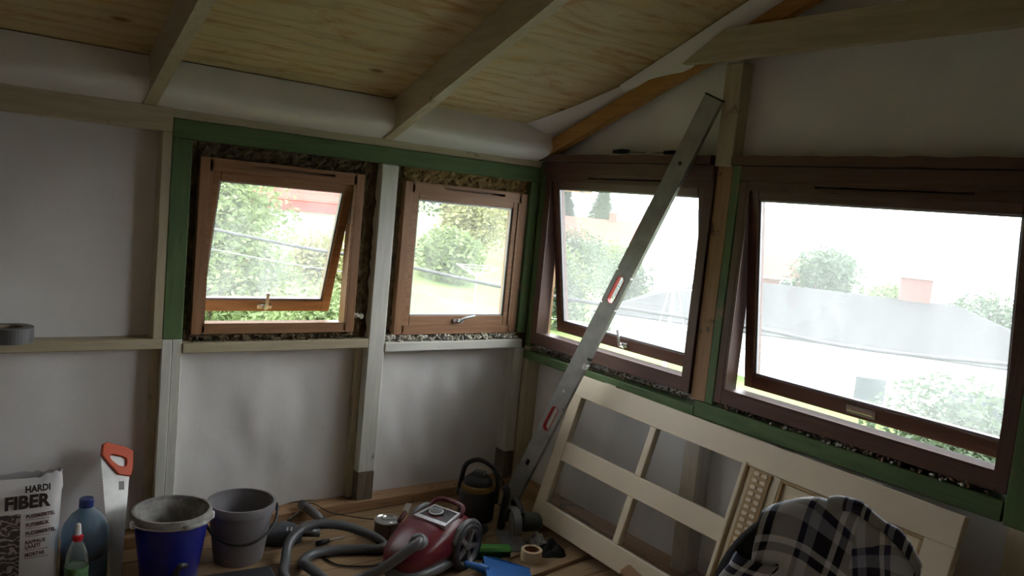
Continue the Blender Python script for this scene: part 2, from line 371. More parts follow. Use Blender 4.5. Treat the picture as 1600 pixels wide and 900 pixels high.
crumbs('crumbled_filler', (0.02, -1.25, 0.845), (0.02, -0.06, 0.838), 220, 0.02, 0.008, plain('brown_crumbs', (0.2, 0.14, 0.1), 0.95, 0, 0.8, 45, 0.5), WB, 0.03)
crumbs('crumbled_filler', (0.01, -2.58, 0.866), (0.01, -1.42, 0.866), 190, 0.016, 0.008, MATS['brown_crumbs'], WB, 0.02)
crumbs('paint_chips', (0.0, -2.55, 0.866), (0.0, -1.7, 0.866), 26, 0.008, 0.009, plain('white_chips', (0.7, 0.7, 0.66), 0.8), WB, 0.006)

# the walls behind and beside the camera
WC = tag(obj('wall_front', box(nb(), (-5.0, -5.34, 0), (0.12, -5.2, 2.14)), PAPER), 'plain papered low eaves wall opposite the two pine windows', 'wall', kind='structure')
WD = tag(obj('wall_back', prism(nb(), [(0.14, 0), (-5.34, 0), (-5.34, zr(0.14) + .05), (-2.6, zr(-2.6) + .05), (0.14, zr(0.14) + .05)], lambda a, b, t: (t, a, b), -5.05, -4.93), PAPER), 'plain papered gable wall opposite the dark stained windows', 'wall', kind='structure')

# ------------------------------------------------------------------ ceiling
CE = tag(obj('ceiling', nb(), rawwood('x')), 'sloping unlined roof of plywood sheets on cream rafters', 'ceiling', kind='structure')
bm = nb()
prism(bm, [(0.42, zr(0.42) + .03), (-2.6, zr(-2.6) + .03), (-5.62, zr(0.42) + .03), (-5.62, zr(0.42) + .12), (-2.6, zr(-2.6) + .12), (0.42, zr(0.42) + .12)], lambda a, b, t: (t, a, b), -5.4, 0.76)
box(bm, (-5.4, 0.40, zr(0.42) - 0.135), (0.76, 0.435, zr(0.42) + 0.13))
bm.to_mesh(CE.data); bm.free()
def ply_sheet(x0, x1, y0, y1, side=1):
    bm = nb(); L = math.hypot(1, SL) * abs(y1 - y0)
    box(bm, (0, 0, 0), (x1 - x0, L, 0.014), 0.001)
    o = obj('plywood_sheet', bm, PLY, CE)
    if side > 0:
        ex = Vector((1, 0, 0)); ey = Vector((0, -1, SL)).normalized(); ez = ex.cross(ey)
        M = Matrix((ex, ey, ez)).transposed().to_4x4(); M.translation = Vector((x0, y0, zr(y0)))
        if ez.z < 0:
            M = Matrix((ex, ey, ez)).transposed().to_4x4(); M.translation = Vector((x0, y0, zr(y0) + 0.014))
    else:
        ex = Vector((1, 0, 0)); ey = Vector((0, 1, SL)).normalized(); ez = ex.cross(ey)
        M = Matrix((ex, ey, ez)).transposed().to_4x4(); M.translation = Vector((x0, -5.2 - y0, zr(y0)))
    o.matrix_world = M; return o
RX = [-4.20, -3.17, -2.125, -1.02]             # left faces of the rafters
edges = [-4.93, -4.175, -3.145, -2.10, -0.995, 0.11]
for i in range(5):
    ply_sheet(edges[i] + 0.001, edges[i + 1] - 0.001, -0.085 if i < 4 else -0.07, -2.58)
    ply_sheet(edges[i] + 0.001, edges[i + 1] - 0.001, 0.0, -2.58, -1)
dz = 0.163
for rx in RX:
    for side in (1, -1):
        bm = nb(); f = (lambda v: v) if side > 0 else (lambda v: -5.2 - v)
        prism(bm, [(f(0.10), 1.933), (f(-0.015), 1.933), (f(-2.59), zr(-2.59) - dz), (f(-2.59), zr(-2.59) - .003), (f(0.10), zr(0.10) - .003)], lambda a, b, t: (t, a, b), rx, rx + 0.052)
        obj('rafter', bm, cream('y'), CE)
# paper tucked in over the eaves between rafters
def eaves_paper(x0, x1, seed):
    prof = [(-0.083, zr(-0.083) - 0.001), (-0.098, 2.09), (-0.112, 2.055), (-0.122, 2.022), (-0.120, 1.998), (-0.100, 1.976), (-0.05, 1.953), (-0.004, 1.938), (0.02, 1.925)]
    def fn(u, v):
        t = v * (len(prof) - 1); i = min(int(t), len(prof) - 2); t -= i
        yy = prof[i][0] * (1 - t) + prof[i + 1][0] * t; z = prof[i][1] * (1 - t) + prof[i + 1][1] * t
        x = x0 + (x1 - x0) * u; s = math.sin(PI * u) * math.sin(PI * v)
        return (x, yy + 0.012 * s * noise.noise(Vector((x * 3, v * 2, seed))), z - 0.012 * s + 0.006 * s * noise.noise(Vector((x * 5, v * 3, seed + 4))))
    return obj('eaves_paper', sheet(nb(), fn, 30, 21), PAPER, CE, True)
for i, (a, b) in enumerate(((-4.93, -4.20), (-4.148, -3.17), (-3.118, -2.125), (-2.073, -1.02), (-0.968, 0.06))): eaves_paper(a, b, i * 3.3)
# gable rafter, tie beams
bm = nb()
gz = lambda yy: 1.985 + 0.388 * (-yy - 0.14)
prism(bm, [(-0.095, gz(-0.095)), (-2.6, gz(-2.6)), (-2.6, gz(-2.6) + .085), (-0.06, gz(-0.06) + .085)], lambda a, b, t: (t, a, b), -0.035, 0.012)
o = obj('gable_rafter', bm, orange('y'), CE)
bm = nb()
prism(bm, [(-1.06, 2.376), (-4.14, 2.376), (-3.93, 2.505), (-1.285, 2.505)], lambda a, b, t: (t, a, b), -0.085, -0.036)
obj('tie_beam', bm, cream('y'), CE)
for rx in RX[3:]:
    bm = nb(); prism(bm, [(-1.12, 2.42), (-4.08, 2.42), (-3.80, 2.55), (-1.44, 2.55)], lambda a, b, t: (t, a, b), rx + 0.053, rx + 0.095)
    obj('tie_beam', bm, orange('y'), CE)
# gable paper folded up over the plywood edge, with its loose flap
def strip(name, rows, seed, nu=10):
    def fn(u, v):
        t = u * (len(rows) - 1); i = min(int(t), len(rows) - 2); t -= i
        a = Vector(rows[i][0]).lerp(Vector(rows[i + 1][0]), t); b = Vector(rows[i][1]).lerp(Vector(rows[i + 1][1]), t); c = a.lerp(b, v)
        c.z -= 0.012 * math.sin(PI * v) * (1 + noise.noise(Vector((c.y * 4, v * 2, seed)))); return c
    o = obj(name, sheet(nb(), fn, nu * (len(rows) - 1), 8), PAPER, CE, True)
    return o
g = lambda x, yy, d: (x, yy, zr(yy) - d)
strip('gable_paper', [(g(-.215, -.065, .004), g(.055, .03, .10)), (g(-.15, -.21, .004), g(.055, -.2, .06)), (g(-.095, -.354, .005), g(.055, -.36, .055)), (g(-.03, -.60, .005), g(.055, -.62, .055)), (g(-.012, -1.0, .006), g(.055, -1.0, .055)), (g(-.02, -1.7, .006), g(.055, -1.7, .055)), (g(-.02, -2.55, .006), g(.055, -2.55, .055))], 3)
strip('paper_flap', [(g(-.045, -.62, .010), g(-.012, -.66, .052)), (g(-.055, -.80, .010), g(-.02, -.86, .10)), (g(-.065, -1.02, .010), g(-.040, -1.08, .135)), (g(-.08, -1.25, .010), g(-.042, -1.25, .09)), (g(-.09, -1.45, .010), g(-.042, -1.48, .075)), (g(-.09, -2.3, .010), g(-.042, -2.3, .07))], 8)

# ------------------------------------------------------------------ windows
GLASS_A = glass_mat('clear_pane', 0.07); GLASS_B = glass_mat('dusty_pane', 0.078, streak=0.25)
ALU = plain('grey_glazing_bead', (0.35, 0.36, 0.37), 0.4, 0.3, 0.05)
def window(name, label, s0, s1, z0, z1, fw, sw, swing, wall, fm, sm, gm, depth=0.095, front=0.010, slide=0.0, fwr=None, sill=None, head=None, top=None):
    """built in local x (width), y (outwards), z; top-hung sash"""
    W = s1 - s0; H = z1 - z0; fwr = fwr or fw; sill = sill or fw; head = head or fw; top = top or sw
    if wall == 'A': M = Matrix.Translation((s0, front, z0))
    else: M = Matrix.Translation((front, -s0, z0)) @ Matrix.Rotation(-PI / 2, 4, 'Z')
    root = thing(name, label, 'window', kind='structure', mat=M)
    pbox('frame_jamb', (0, 0, 0), (fw, depth, H), fm('z'), root); pbox('frame_jamb', (W - fwr, 0, 0), (W, depth, H), fm('z'), root)
    bm = nb(); q0, q1, k0, k1 = W * .30, W * .80, H - head * .66, H - head * .38
    for a_, b_0 in (((fw, 0.001, H - head), (W - fwr, depth, k0)), ((fw, 0.001, k1), (W - fwr, depth, H)), ((fw, 0.001, k0), (q0, depth, k1)), ((q1, 0.001, k0), (W - fwr, depth, k1)), ((q0, 0.045, k0), (q1, depth, k1))): box(bm, a_, b_0)
    obj('frame_head', bm, fm('x'), root)
    pbox('frame_sill', (fw, 0.001, 0), (W - fwr, depth + 0.02, sill), fm('x'), root)
    lp = 0.011; bm = nb()
    for a_, b_0 in (((fw, 0), (fw + lp, H)), ((W - fwr - lp, 0), (W - fwr, H)), ((fw, H - head - lp), (W - fwr, H - head)), ((fw, sill), (W - fwr, sill + lp * .6))): box(bm, (a_[0] - .002, .001, max(a_[1], .01)), (b_0[0] + .002, .007, min(b_0[1], H - .01)))
    obj('frame_stop', bm, fm('x'), root)
    # sash: pivot at its top inside the frame
    g = 0.004; sx0, sx1 = fw + g, W - fwr - g; zt = H - head - g; zb = sill + g
    h = zt - zb; d0, d1 = -0.022, 0.030
    if slide: h -= slide * 0.3
    bm = nb(); box(bm, (sx0, d0, -h), (sx0 + sw, d1, 0), .003); box(bm, (sx1 - sw, d0, -h), (sx1, d1, 0), .003)
    box(bm, (sx0 + sw, d0, -top), (sx1 - sw, d1, 0), .003); box(bm, (sx0 + sw, d0, -h), (sx1 - sw, d1, -h + sw * 1.25), .003)
    piv = obj('sash', bm, sm('x'), root); piv.location = (0, 0.030, zt - slide); piv.rotation_euler = (swing, 0, 0)
    obj('pane', box(nb(), (sx0 + sw - .004, 0.000, -h + sw * 1.25 - .004), (sx1 - sw + .004, 0.004, -top + .004)), gm, piv)
    bm = nb(); e = 0.008; q0, q1, r0, r1 = sx0 + sw, sx1 - sw, -h + sw * 1.25, -top
    for a, b in (((q0, r0), (q1, r0 + e)), ((q0, r1 - e), (q1, r1)), ((q0, r0), (q0 + e, r1)), ((q1 - e, r0), (q1, r1))): box(bm, (a[0], -0.012, a[1]), (b[0], 0.0, b[1]))
    obj('glazing_bead', bm, ALU, piv)
    return root, piv, (sx0, sx1, h, sw)
def sash_handle(piv, info, kind):
    sx0, sx1, h, sw = info; cx = (sx0 + sx1) / 2; zc = -h + sw * 0.62; bm = nb()
    if kind == 'bar':
        box(bm, (cx - .055, -.034, zc - .004), (cx + .055, -.024, zc + .016), .003); box(bm, (cx - .06, -.026, zc - .016), (cx + .06, -.022, zc + .018), .001)
    else:
        box(bm, (cx - .036, -.032, zc - .011), (cx + .036, -.022, zc + .011), .003)
        lathe(bm, [(.011, -.0), (.011, .026)], 12, Matrix.Translation((cx, -.024, zc)) @ Matrix.Rotation(PI / 2, 4, 'X'))
        a = {'up': PI / 2, 'side': math.radians(14), 'hook': math.radians(98)}[kind]
        L = 0.085; p = [(cx, -.048, zc), (cx + .3 * L * math.cos(a), -.052, zc + .3 * L * math.sin(a)), (cx + L * math.cos(a), -.050, zc + L * math.sin(a))]
        if kind == 'hook': p = [(cx + .03, -.048, zc - .006)] + p
        if kind == 'side': p = [(cx - .02, -.048, zc - .004), (cx, -.05, zc), (cx + .02, -.052, zc + .016), (cx + .09, -.052, zc + .030)]
        tube(bm, smooth_path(p, 4), 0.0075, 8)
    return obj('handle', bm, CHROME, piv)
w1, s1, i1 = window('window_1', 'small pine window, top-hung sash swung open, beside the green stud', -1.880, -1.093, 0.952, 1.745, 0.044, 0.047, math.radians(17), 'A', framewood, framewood, GLASS_A)
sash_handle(s1, i1, 'up')
w2, s2, i2 = window('window_2', 'small pine window with closed sash next to the room corner', -0.866, -0.073, 0.932, 1.739, 0.044, 0.042, 0.0, 'A', framewood, framewood, GLASS_A)
sash_handle(s2, i2, 'side')
w3, s3, i3 = window('window_3', 'dark stained window behind the spirit level, sash ajar', 0.045, 1.256, 0.882, 1.862, 0.040, 0.050, math.radians(10), 'B', brown, brown, GLASS_B, 0.10, 0.0, sill=0.063, head=0.028, top=0.042)
sash_handle(s3, i3, 'hook')
w4, s4, i4 = window('window_4', 'wide dark stained window over the leaning door, sash ajar', 1.400, 2.602, 0.882, 1.862, 0.040, 0.050, math.radians(9), 'B', brown, brown, GLASS_B, 0.10, 0.0, fwr=0.034, sill=0.063, head=0.028, top=0.042)
sash_handle(s4, i4, 'bar')

# ------------------------------------------------------------------ the leaning panel door
o3 = Vector((-0.048, -0.551, 0.816)); yaw, roll, lean = -0.013, -0.012, 0.29; DL, DW = 1.973, 0.787
e = Vector((math.sin(yaw) * math.cos(roll), -math.cos(yaw) * math.cos(roll), math.sin(roll)))
d = Vector((-math.sin(lean), 0, -math.cos(lean))); d = (d - e * d.dot(e)).normalized()
zx = -d; yx = zx.cross(e)
M = Matrix((e, yx, zx)).transposed().to_4x4(); M.translation = o3 + d * DW
DR = thing('panel_door', 'old cream panel door with four glass panes, laid on its side below the windows', 'door', mat=M)
DT = 0.038; dp = doorpaint('x'); V = lambda v: DW - v      # v measured from the upper long edge
def dpart(name, u0, u1, v0, v1, t0=0.0, t1=DT, mat=dp, bev=0.003, parent=DR): return obj(name, box(nb(), (u0, t0, V(v1)), (u1, t1, V(v0)), bev), mat, parent)
hs = dpart('stile', 0, DL, 0, 0.113); dpart('stile', 0, DL, 0.680, DW)
dpart('rail', 0, 0.078, 0.113, 0.680); dpart('rail', 1.147, 1.300, 0.113, 0.680, 0.004); dpart('rail', 1.125, 1.147, 0.113, 0.680, 0.026); dpart('rail', DL - 0.105, DL, 0.113, 0.680)
dpart('glazing_bar', 0.078, 1.125, 0.352, 0.452); dpart('muntin', 0.578, 0.618, 0.113, 0.352, 0.002); dpart('muntin', 0.578, 0.618, 0.452, 0.680, 0.002)
DG = glass_mat('door_pane_glass', 0.05, gloss=0.22)
for u0, u1 in ((0.074, 0.582), (0.614, 1.129)):
    for v0, v1 in ((0.109, 0.356), (0.448, 0.684)):
        p_ = dpart('pane', u0, u1, v0, v1, 0.018, 0.022, DG, 0)
MOULD = plain('tan_moulding', (0.42, 0.29, 0.14), 0.5, 0, 0.1, 6, 0.05)
dpart('bead', 1.118, 1.138, 0.100, 0.690, -0.010, 0.027)
mb = dpart('moulding', 1.168, 1.262, 0.115, 0.678, -0.004, 0.005, MOULD)
scal = None
for col, uc in enumerate((1.196, 1.236)):
    for k in range(20):
        v = 0.130 + k * 0.0275
        if scal is None:
            bm = nb(); pts = [(-.004, -.009), (.014, -.005), (.014, .005), (-.004, .009), (-.010, .005), (-.012, 0), (-.010, -.005)]
            prism(bm, pts, lambda a, b, t: (a, t, b), -.007, .002); q = scal = obj('moulding_tooth', bm, dp, mb)
        else:
            q = scal.copy(); C.objects.link(q); q.parent = mb
        q.location = (uc, -0.003, V(v)); q.scale = (1 if col == 0 else -1, 1, 1)
dpart('panel', 1.296, DL - 0.100, 0.109, 0.684, 0.014, 0.026)
fr = [(1.300, DL - .105, .113, .127), (1.300, DL - .105, .666, .680), (1.300, 1.314, .127, .666), (DL - .119, DL - .105, .127, .666)]
bm = nb()
for u0, u1, v0, v1 in fr: box(bm, (u0, 0.004, V(v1)), (u1, 0.016, V(v0)), .003)
obj('panel_moulding', bm, MOULD, DR)
bm = nb()
for u0, u1, v0, v1 in ((1.345, DL - .15, .158, .170), (1.345, 1.357, .170, .64), (DL - .162, DL - .15, .170, .64)): box(bm, (u0, 0.010, V(v1)), (u1, 0.016, V(v0)), .002)
obj('panel_bevel', bm, dp, DR)
for u in (0.20, 1.60): dpart('hinge_plate', u, u + 0.085, -0.006, 0.0, 0.004, 0.034, plain('painted_hinge', (0.45, 0.42, 0.34), 0.5, 0.3), 0.001)
tag(obj('door_block', box(nb(), (-.26, -.62, 0), (-.12, -.48, .045), .003), rawwood('x')), 'short wooden block under the glazed end of the leaning door', 'wood block')
tag(obj('door_block', box(nb(), (-.28, -2.52, 0), (-.15, -2.36, .020), .003), rawwood('x')), 'short wooden block under the solid panel end of the leaning door', 'wood block')

# ------------------------------------------------------------------ long spirit level
pb = Vector((-0.265, -0.319, 0.0)); pt = Vector((-0.022, -1.226, 2.214)); ax = (pt - pb).normalized(); LL = (pt - pb).length
nrm = Vector((-1, -0.12, 0)); nrm = (nrm - ax * nrm.dot(ax)).normalized(); wd = ax.cross(nrm).normalized()
if wd.y > 0: wd = -wd                            # local x: across the blade towards -y
ny = ax.cross(wd)
M = Matrix((wd, ny, ax)).transposed().to_4x4(); M.translation = pb + Vector((-.005, 0, .012))
LV = thing('spirit_level', 'long scuffed aluminium spirit level leaning across the corner windows', 'spirit level', mat=M)
ALUM = plain('scuffed_aluminium', (0.36, 0.36, 0.34), 0.45, 0.55, 0.18, 14, 0.05)
hw, tk = 0.049, 0.011
slots = [(0.55, 0.70, 0), (1.33, 1.48, 0)]
def slot_poly(z0, z1, r, n=8):
    P = []
    for i in range(n + 1): a = PI * i / n; P.append((r * math.cos(a), z1 - r + r * math.sin(a)))
    for i in range(n + 1): a = PI + PI * i / n; P.append((r * math.cos(a), z0 + r + r * math.sin(a)))
    return P
zc = 0.0; r = 0.022; bm = nb()
segs = []
for z0, z1, _ in slots:
    segs.append((zc, z0 - 0.02, None)); segs.append((z0 - 0.02, z1 + 0.02, (z0, z1))); zc = z1 + 0.02
segs.append((zc, LL, None))
for a, b, hole in segs:
    if hole is None: box(bm, (-hw, -tk, a), (hw, tk, b))
    else:
        H = slot_poly(hole[0], hole[1], r); n = len(H); O = []
        for x, z in H:                            # push each hole point out to the rectangle
            cz = (a + b) / 2; sx, sz = (hw if x > 0 else -hw), (b if z > cz else a)
            O.append((x, z))
        half = (n // 2)
        O = []
        for i, (x, z) in enumerate(H):
            if i < half:
                t = i / (half - 1)
                O.append((hw, hole[1] - r + (b - hole[1] + r) * min(1, t * 3)) if t < 1 / 3 else ((hw - 2 * hw * min(1, (t - 1 / 3) * 3), b) if t < 2 / 3 else (-hw, b - (b - hole[1] + r) * (t - 2 / 3) * 3)))
            else:
                t = (i - half) / (n - half - 1)
                O.append((-hw, hole[0] + r - (hole[0] + r - a) * min(1, t * 3)) if t < 1 / 3 else ((-hw + 2 * hw * min(1, (t - 1 / 3) * 3), a) if t < 2 / 3 else (hw, a + (hole[0] + r - a) * (t - 2 / 3) * 3)))
        holed_plate(bm, O, H, lambda x, z, t: (x, t, z), -tk, tk)
obj('body', bm, ALUM, LV)
REDP = plain('red_plastic', (0.45, 0.02, 0.025), 0.4, 0, 0.1)
for z0, z1, _ in slots:
    bm = nb(); holed_plate(bm, slot_poly(z0, z1, r + .002), slot_poly(z0 + .003, z1 - .003, r - .003), lambda x, z, t: (x, t, z), -tk - .001, tk + .001)
    obj('grip_rim', bm, REDP, LV)
for z in (0.80, 2.08): obj('hole_disc', lathe(nb(), [(.009, -.0145), (.009, .0145)], 14, Matrix.Translation((0, 0, z)) @ Matrix.Rotation(PI / 2, 4, 'X')), plain('pale_vial', (0.75, 0.78, 0.76), 0.3) if z < 1 else BLACK, LV)  # solid discs, nothing bored through; the upper one's black is painted hole shade
obj('vial_block', box(nb(), (-.012, -.0145, .318), (.010, .0145, .352), .002), BLACK, LV)
obj('edge_mark', box(nb(), (.038, -.0142, 1.02), (.0505, .0142, 1.035), .001), BLACK, LV)  # solid black block, slightly proud of the level's edge
obj('vial_block', box(nb(), (.030, -.015, .965), (.0515, .015, .995), .003), plain('pale_vial', (0.75, 0.78, 0.76), 0.3), LV)
for z in (0.0, LL - .003): obj('end_cap', box(nb(), (-hw - .001, -tk - .001, z - .002), (hw + .001, tk + .001, z + .006), .001), BLACK, LV)

# ------------------------------------------------------------------ buckets
def bucket(name, label, loc, rt, rb, h, mat, lip, inner, lug, wire, wire_pts, extra=None):
    B = thing(name, label, 'bucket', loc)
    smooth_angle(obj('body', lathe(nb(), [(rb - .004, 0), (rb, .004), (rt, h - .012), (rt - .004, h - .012), (rb - .005, .010), (0.0, .010)], 40), mat, B))
    smooth_angle(obj('rim', lathe(nb(), [(rt - .003, h - .040), (rt + .006, h - .036), (rt + .008, h - .008), (rt + .005, h), (rt - .004, h), (rt - .005, h - .040), (rt - .003, h - .040)], 40, cap=False), lip, B))
    for s in lug:
        a = math.radians(s); obj('handle_lug', lathe(nb(), [(.017, -.004), (.017, .010), (.010, .014)], 12, Matrix.Translation((math.cos(a) * (rt + .004), math.sin(a) * (rt + .004), h - .035)) @ Matrix.Rotation(a, 4, 'Z') @ Matrix.Rotation(PI / 2, 4, 'Y')), wire[1], B)
    obj('handle', tube(nb(), smooth_path(wire_pts, 6), wire[0], 8), wire[2], B, True)
    obj('dried_mix', lathe(nb(), [(rb, .02), (rb + (rt - rb) * .12, .03), (0, .036)], 24), inner, B, True)
    return B
PLAS = plain('grey_plaster', (0.30, 0.29, 0.27), 0.9, 0, 0.35, 25, 0.4)
BLUE = wood('blue_bucket_plastic', (0.006, 0.010, 0.16), (0.009, 0.017, 0.23), 'z', 0.35, 1, ((0.10, 0.11, 0.15), 6, 0.64), 6, 0.05)
def arc(rt, h, a0, a1, drop, n=9, out=.012):
    P = []
    for i in range(n):
        t = i / (n - 1); a = math.radians(a0 + (a1 - a0) * t); P.append(((rt + out) * math.cos(a), (rt + out) * math.sin(a), h - .035 - drop * math.sin(PI * t)))
    return P
B1 = bucket('blue_bucket', 'deep blue plastic bucket caked with grey plaster round its rim', (-2.005, -0.345, 0), 0.146, 0.108, 0.30, BLUE, PLAS, PLAS, (190, 345), (0.0035, plain('white_plastic', (0.7, 0.7, 0.7), 0.5), CHROME), arc(0.146, 0.30, 190, 345, -0.008))
obj('plaster_lining', lathe(nb(), [(.1435, .288), (.1365, .25), (.126, .17), (.108, .03), (.104, .03), (.122, .17), (.132, .25), (.1425, .289), (.1435, .288)], 36, cap=False), PLAS, B1, True)
obj('handle_grip', tube(nb(), [((.158) * math.cos(math.radians(a)), .158 * math.sin(math.radians(a)), 0.274) for a in (272, 285, 298, 310)], 0.010, 10), PLAS, B1, True)
B2 = bucket('grey_bucket', 'plain grey plastic bucket with a black hanging handle', (-1.700, -0.275, 0), 0.139, 0.104, 0.265, plain('grey_bucket_plastic', (0.20, 0.19, 0.20), 0.5, 0, 0.12, 5, 0.03), plain('grey_bucket_plastic', (0.2, 0.2, 0.2)), PLAS, (165, 345), (0.006, BLACK, BLACK), arc(0.139, 0.265, 165, 345, 0.105, out=0.016))

# ------------------------------------------------------------------ handsaw
top = Vector((-2.166, -0.012, 0.468)); tip = Vector((-2.190, -0.262, 0.006)); ax = (top - tip).normalized(); LS = (top - tip).length
nx = Vector((1, 0.25, 0)); nx = (nx - ax * nx.dot(ax)).normalized(); ny = ax.cross(nx)
M = Matrix((nx, ny, ax)).transposed().to_4x4(); M.translation = tip
SW = thing('handsaw', 'handsaw with orange handle standing on its tip against the wall', 'saw', mat=M)
bl = [(-.018, 0), (.022, 0), (.055, LS - .12), (.050, LS - .075), (-.06, LS - .03)]
teeth = []
n = 44
for i in range(n):
    t0 = i / n; x0 = -.06 + (-.018 + .06) * t0; z0 = (LS - .03) * (1 - t0)
    teeth += [(x0, z0), (x0 - .004, z0 - .004)]
prism_b = nb(); prism(prism_b, [(-.018, 0), (.022, 0), (.055, LS - .12), (.050, LS - .04)] + teeth, lambda a, b, t: (a, t, b), -.0008, .0008)
obj('blade', prism_b, plain('steel_blade', (0.62, 0.62, 0.60), 0.38, 0.45, 0.12, 10, 0.02), SW)
hz = LS - .115
O = [(-.030, hz + .045), (.005, hz + .002), (.058, hz - .008), (.066, hz + .02), (.070, hz + .100), (.040, hz + .118), (-.040, hz + .140), (-.056, hz + .132), (-.060, hz + .085)]
Hh = [(-.012, hz + .056), (.008, hz + .040), (.034, hz + .034), (.040, hz + .044), (.040, hz + .066), (.024, hz + .076), (-.016, hz + .088), (-.026, hz + .084), (-.026, hz + .072)]
bm = nb(); holed_plate(bm, O, Hh, lambda a, b, t: (a, t, b), -.012, .012); bmesh.ops.bevel(bm, geom=bm.edges[:], offset=.003, segments=1, affect='EDGES')
obj('handle', bm, plain('orange_plastic', (0.72, 0.10, 0.03), 0.4, 0, 0.08), SW)
obj('label', box(nb(), (.012, -.0016, hz - .062), (.034, -.0008, hz - .026)), plain('grey_print', (0.25, 0.24, 0.24), 0.6), SW)

# ------------------------------------------------------------------ mortar bag
BX0, BX1, BY, BH = -2.775, -2.385, -0.245, 0.452
BG = thing('mortar_bag', 'torn white paper sack of fibre mortar standing by the wall', 'sack', ((BX0 + BX1) / 2, BY + 0.06, 0))
bw = (BX1 - BX0) / 2
def bag_fn(u, v):
    a = 2 * PI * u; ex = 0.38
    cx, sy = math.cos(a), math.sin(a)
    sx = math.copysign(abs(cx) ** ex, cx); sy2 = math.copysign(abs(sy) ** ex, sy)
    z = BH * v; thick = 0.062 * (1 - 0.55 * max(0, v - 0.75) / 0.25) ; wdt = bw * (0.99 - 0.03 * math.sin(PI * v))
    x = sx * wdt; yy = sy2 * thick
    c = noise.noise(Vector((x * 9, z * 7, sy2 * 2)))
    k = 0.004 if (sy2 < -.8 and abs(x) < bw * .85 and v < .95) else 0.012
    if v > 0.93: z += 0.026 * noise.noise(Vector((x * 16, sy2, 5))) + 0.01 * noise.noise(Vector((x * 55, sy2, 2)))
    return (x + (0.02 * c if v > .85 else .006 * c), yy + k * c, z)
bm = sheet(nb(), bag_fn, 72, 26); bmesh.ops.remove_doubles(bm, verts=bm.verts, dist=0.0005)
bm.edges.ensure_lookup_table()
bmesh.ops.holes_fill(bm, edges=[e_ for e_ in bm.edges if e_.is_boundary and all(v.co.z < .01 for v in e_.verts)], sides=0)
BAGM = paper_mat('sack_paper', (0.72, 0.70, 0.71)); sk = obj('sack', bm, BAGM, BG, True)
INK = plain('black_ink', (0.03, 0.018, 0.015), 0.6); INK2 = plain('dark_red_ink', (0.10, 0.035, 0.04), 0.6)
def bag_text(s, x_right, z, size, mat, bold, name='lettering', sx=1.0, tilt=0.0, left=None):
    T = Matrix.Translation((left if left is not None else x_right, -0.0685, z)) @ Matrix.Rotation(tilt, 4, 'Y') @ Matrix.Rotation(PI / 2, 4, 'X')
    return text_mesh(name, s, size, mat, sk, T, bold, sx)
bag_text('HARDI', 0, 0.405, 0.036, INK, 0.0015, left=bw - .130, tilt=-.03, sx=.78)
bag_text('FIBER', 0, 0.345, 0.070, INK, 0.003, left=bw - .196, sx=.88)
zl = 0.312
for s, dzz in (('PUSSMØRTEL', .034), ('PUTSBRUK', .033), ('PUDSMØRTEL', .036), ('RAPPAUS', .018), ('LAASTI', .032), ('MORTAR', .03)):
    bag_text(s, 0, zl - 0.010, 0.020, INK2, 0.0008, left=bw - .124, tilt=-.06, sx=.80); 
    if s != 'RAPPAUS': obj('print_line', box(nb(), (bw - .124, -.0688, zl - .0165), (bw - .045, -.0678, zl - .0150)), INK2, sk)
    zl -= dzz
m_, nt_, b_ = _base('mesh_print'); v_ = _coords(nt_, (1, 1, 1)); wv = nt_.nodes.new('ShaderNodeTexWave'); wv.bands_direction = 'Z'; wv.inputs['Scale'].default_value = 13; wv.inputs['Distortion'].default_value = 9; wv.inputs['Detail Scale'].default_value = 3
nt_.links.new(v_.outputs[0], wv.inputs[0]); r_ = _ramp(nt_, wv.outputs[0], [(0.55, (0.05, 0.035, 0.03)), (0.9, (0.34, 0.30, 0.28))]); nt_.links.new(r_.outputs[0], b_.inputs['Base Color'])
obj('printed_picture', box(nb(), (-bw * .92, -.0690, .03), (bw - .142, -.0675, .325)), m_, sk)

# ------------------------------------------------------------------ bottles and tape
JUGM = glass_mat('blue_translucent_plastic', 0.34, (0.35, 0.62, 0.85), 0.2)
JG = thing('water_jug', 'big blue translucent plastic water jug behind the red collared bottle', 'jug', (-2.300, -0.215, 0))
smooth_angle(obj('body', lathe(nb(), [(.078, 0), (.086, .012), (.086, .10), (.082, .11), (.086, .12), (.086, .205), (.078, .235), (.055, .272), (.028, .295), (.024, .312)], 32), JUGM, JG))
obj('cap', lathe(nb(), [(.027, .306), (.027, .336), (.024, .340)], 24), plain('navy_cap', (0.012, 0.03, 0.16), 0.4), JG)
obj('water', lathe(nb(), [(.076, .006), (.082, .016), (.082, .16), (.0, .16)], 24), plain('blue_water', (0.02, 0.07, 0.12), 0.1), JG)
SB = thing('soap_bottle', 'clear cleaner bottle with white nozzle and red collar', 'bottle', (-2.350, -0.385, 0))
smooth_angle(obj('body', lathe(nb(), [(.034, 0), (.040, .01), (.040, .15), (.036, .185), (.024, .225), (.015, .245)], 28), glass_mat('clear_bottle_plastic', 0.22, (0.8, 0.9, 0.86)), SB))
obj('collar', lathe(nb(), [(.016, .242), (.018, .246), (.018, .262), (.012, .266)], 20), plain('red_collar', (0.5, 0.015, 0.03), 0.4), SB)
obj('nozzle', lathe(nb(), [(.011, .264), (.012, .268), (.009, .306), (.005, .310)], 16), plain('white_plastic', (0.7, 0.7, 0.7), 0.5), SB)
obj('label', lathe(nb(), [(.0408, .03), (.0408, .145)], 28, cap=False), plain('green_label', (0.10, 0.24, 0.10), 0.5, 0, 0.5, 25), SB)
obj('liquid', lathe(nb(), [(.033, .004), (.038, .012), (.038, .14), (0, .14)], 20), plain('pale_green_soap', (0.22, 0.30, 0.18), 0.2), SB)
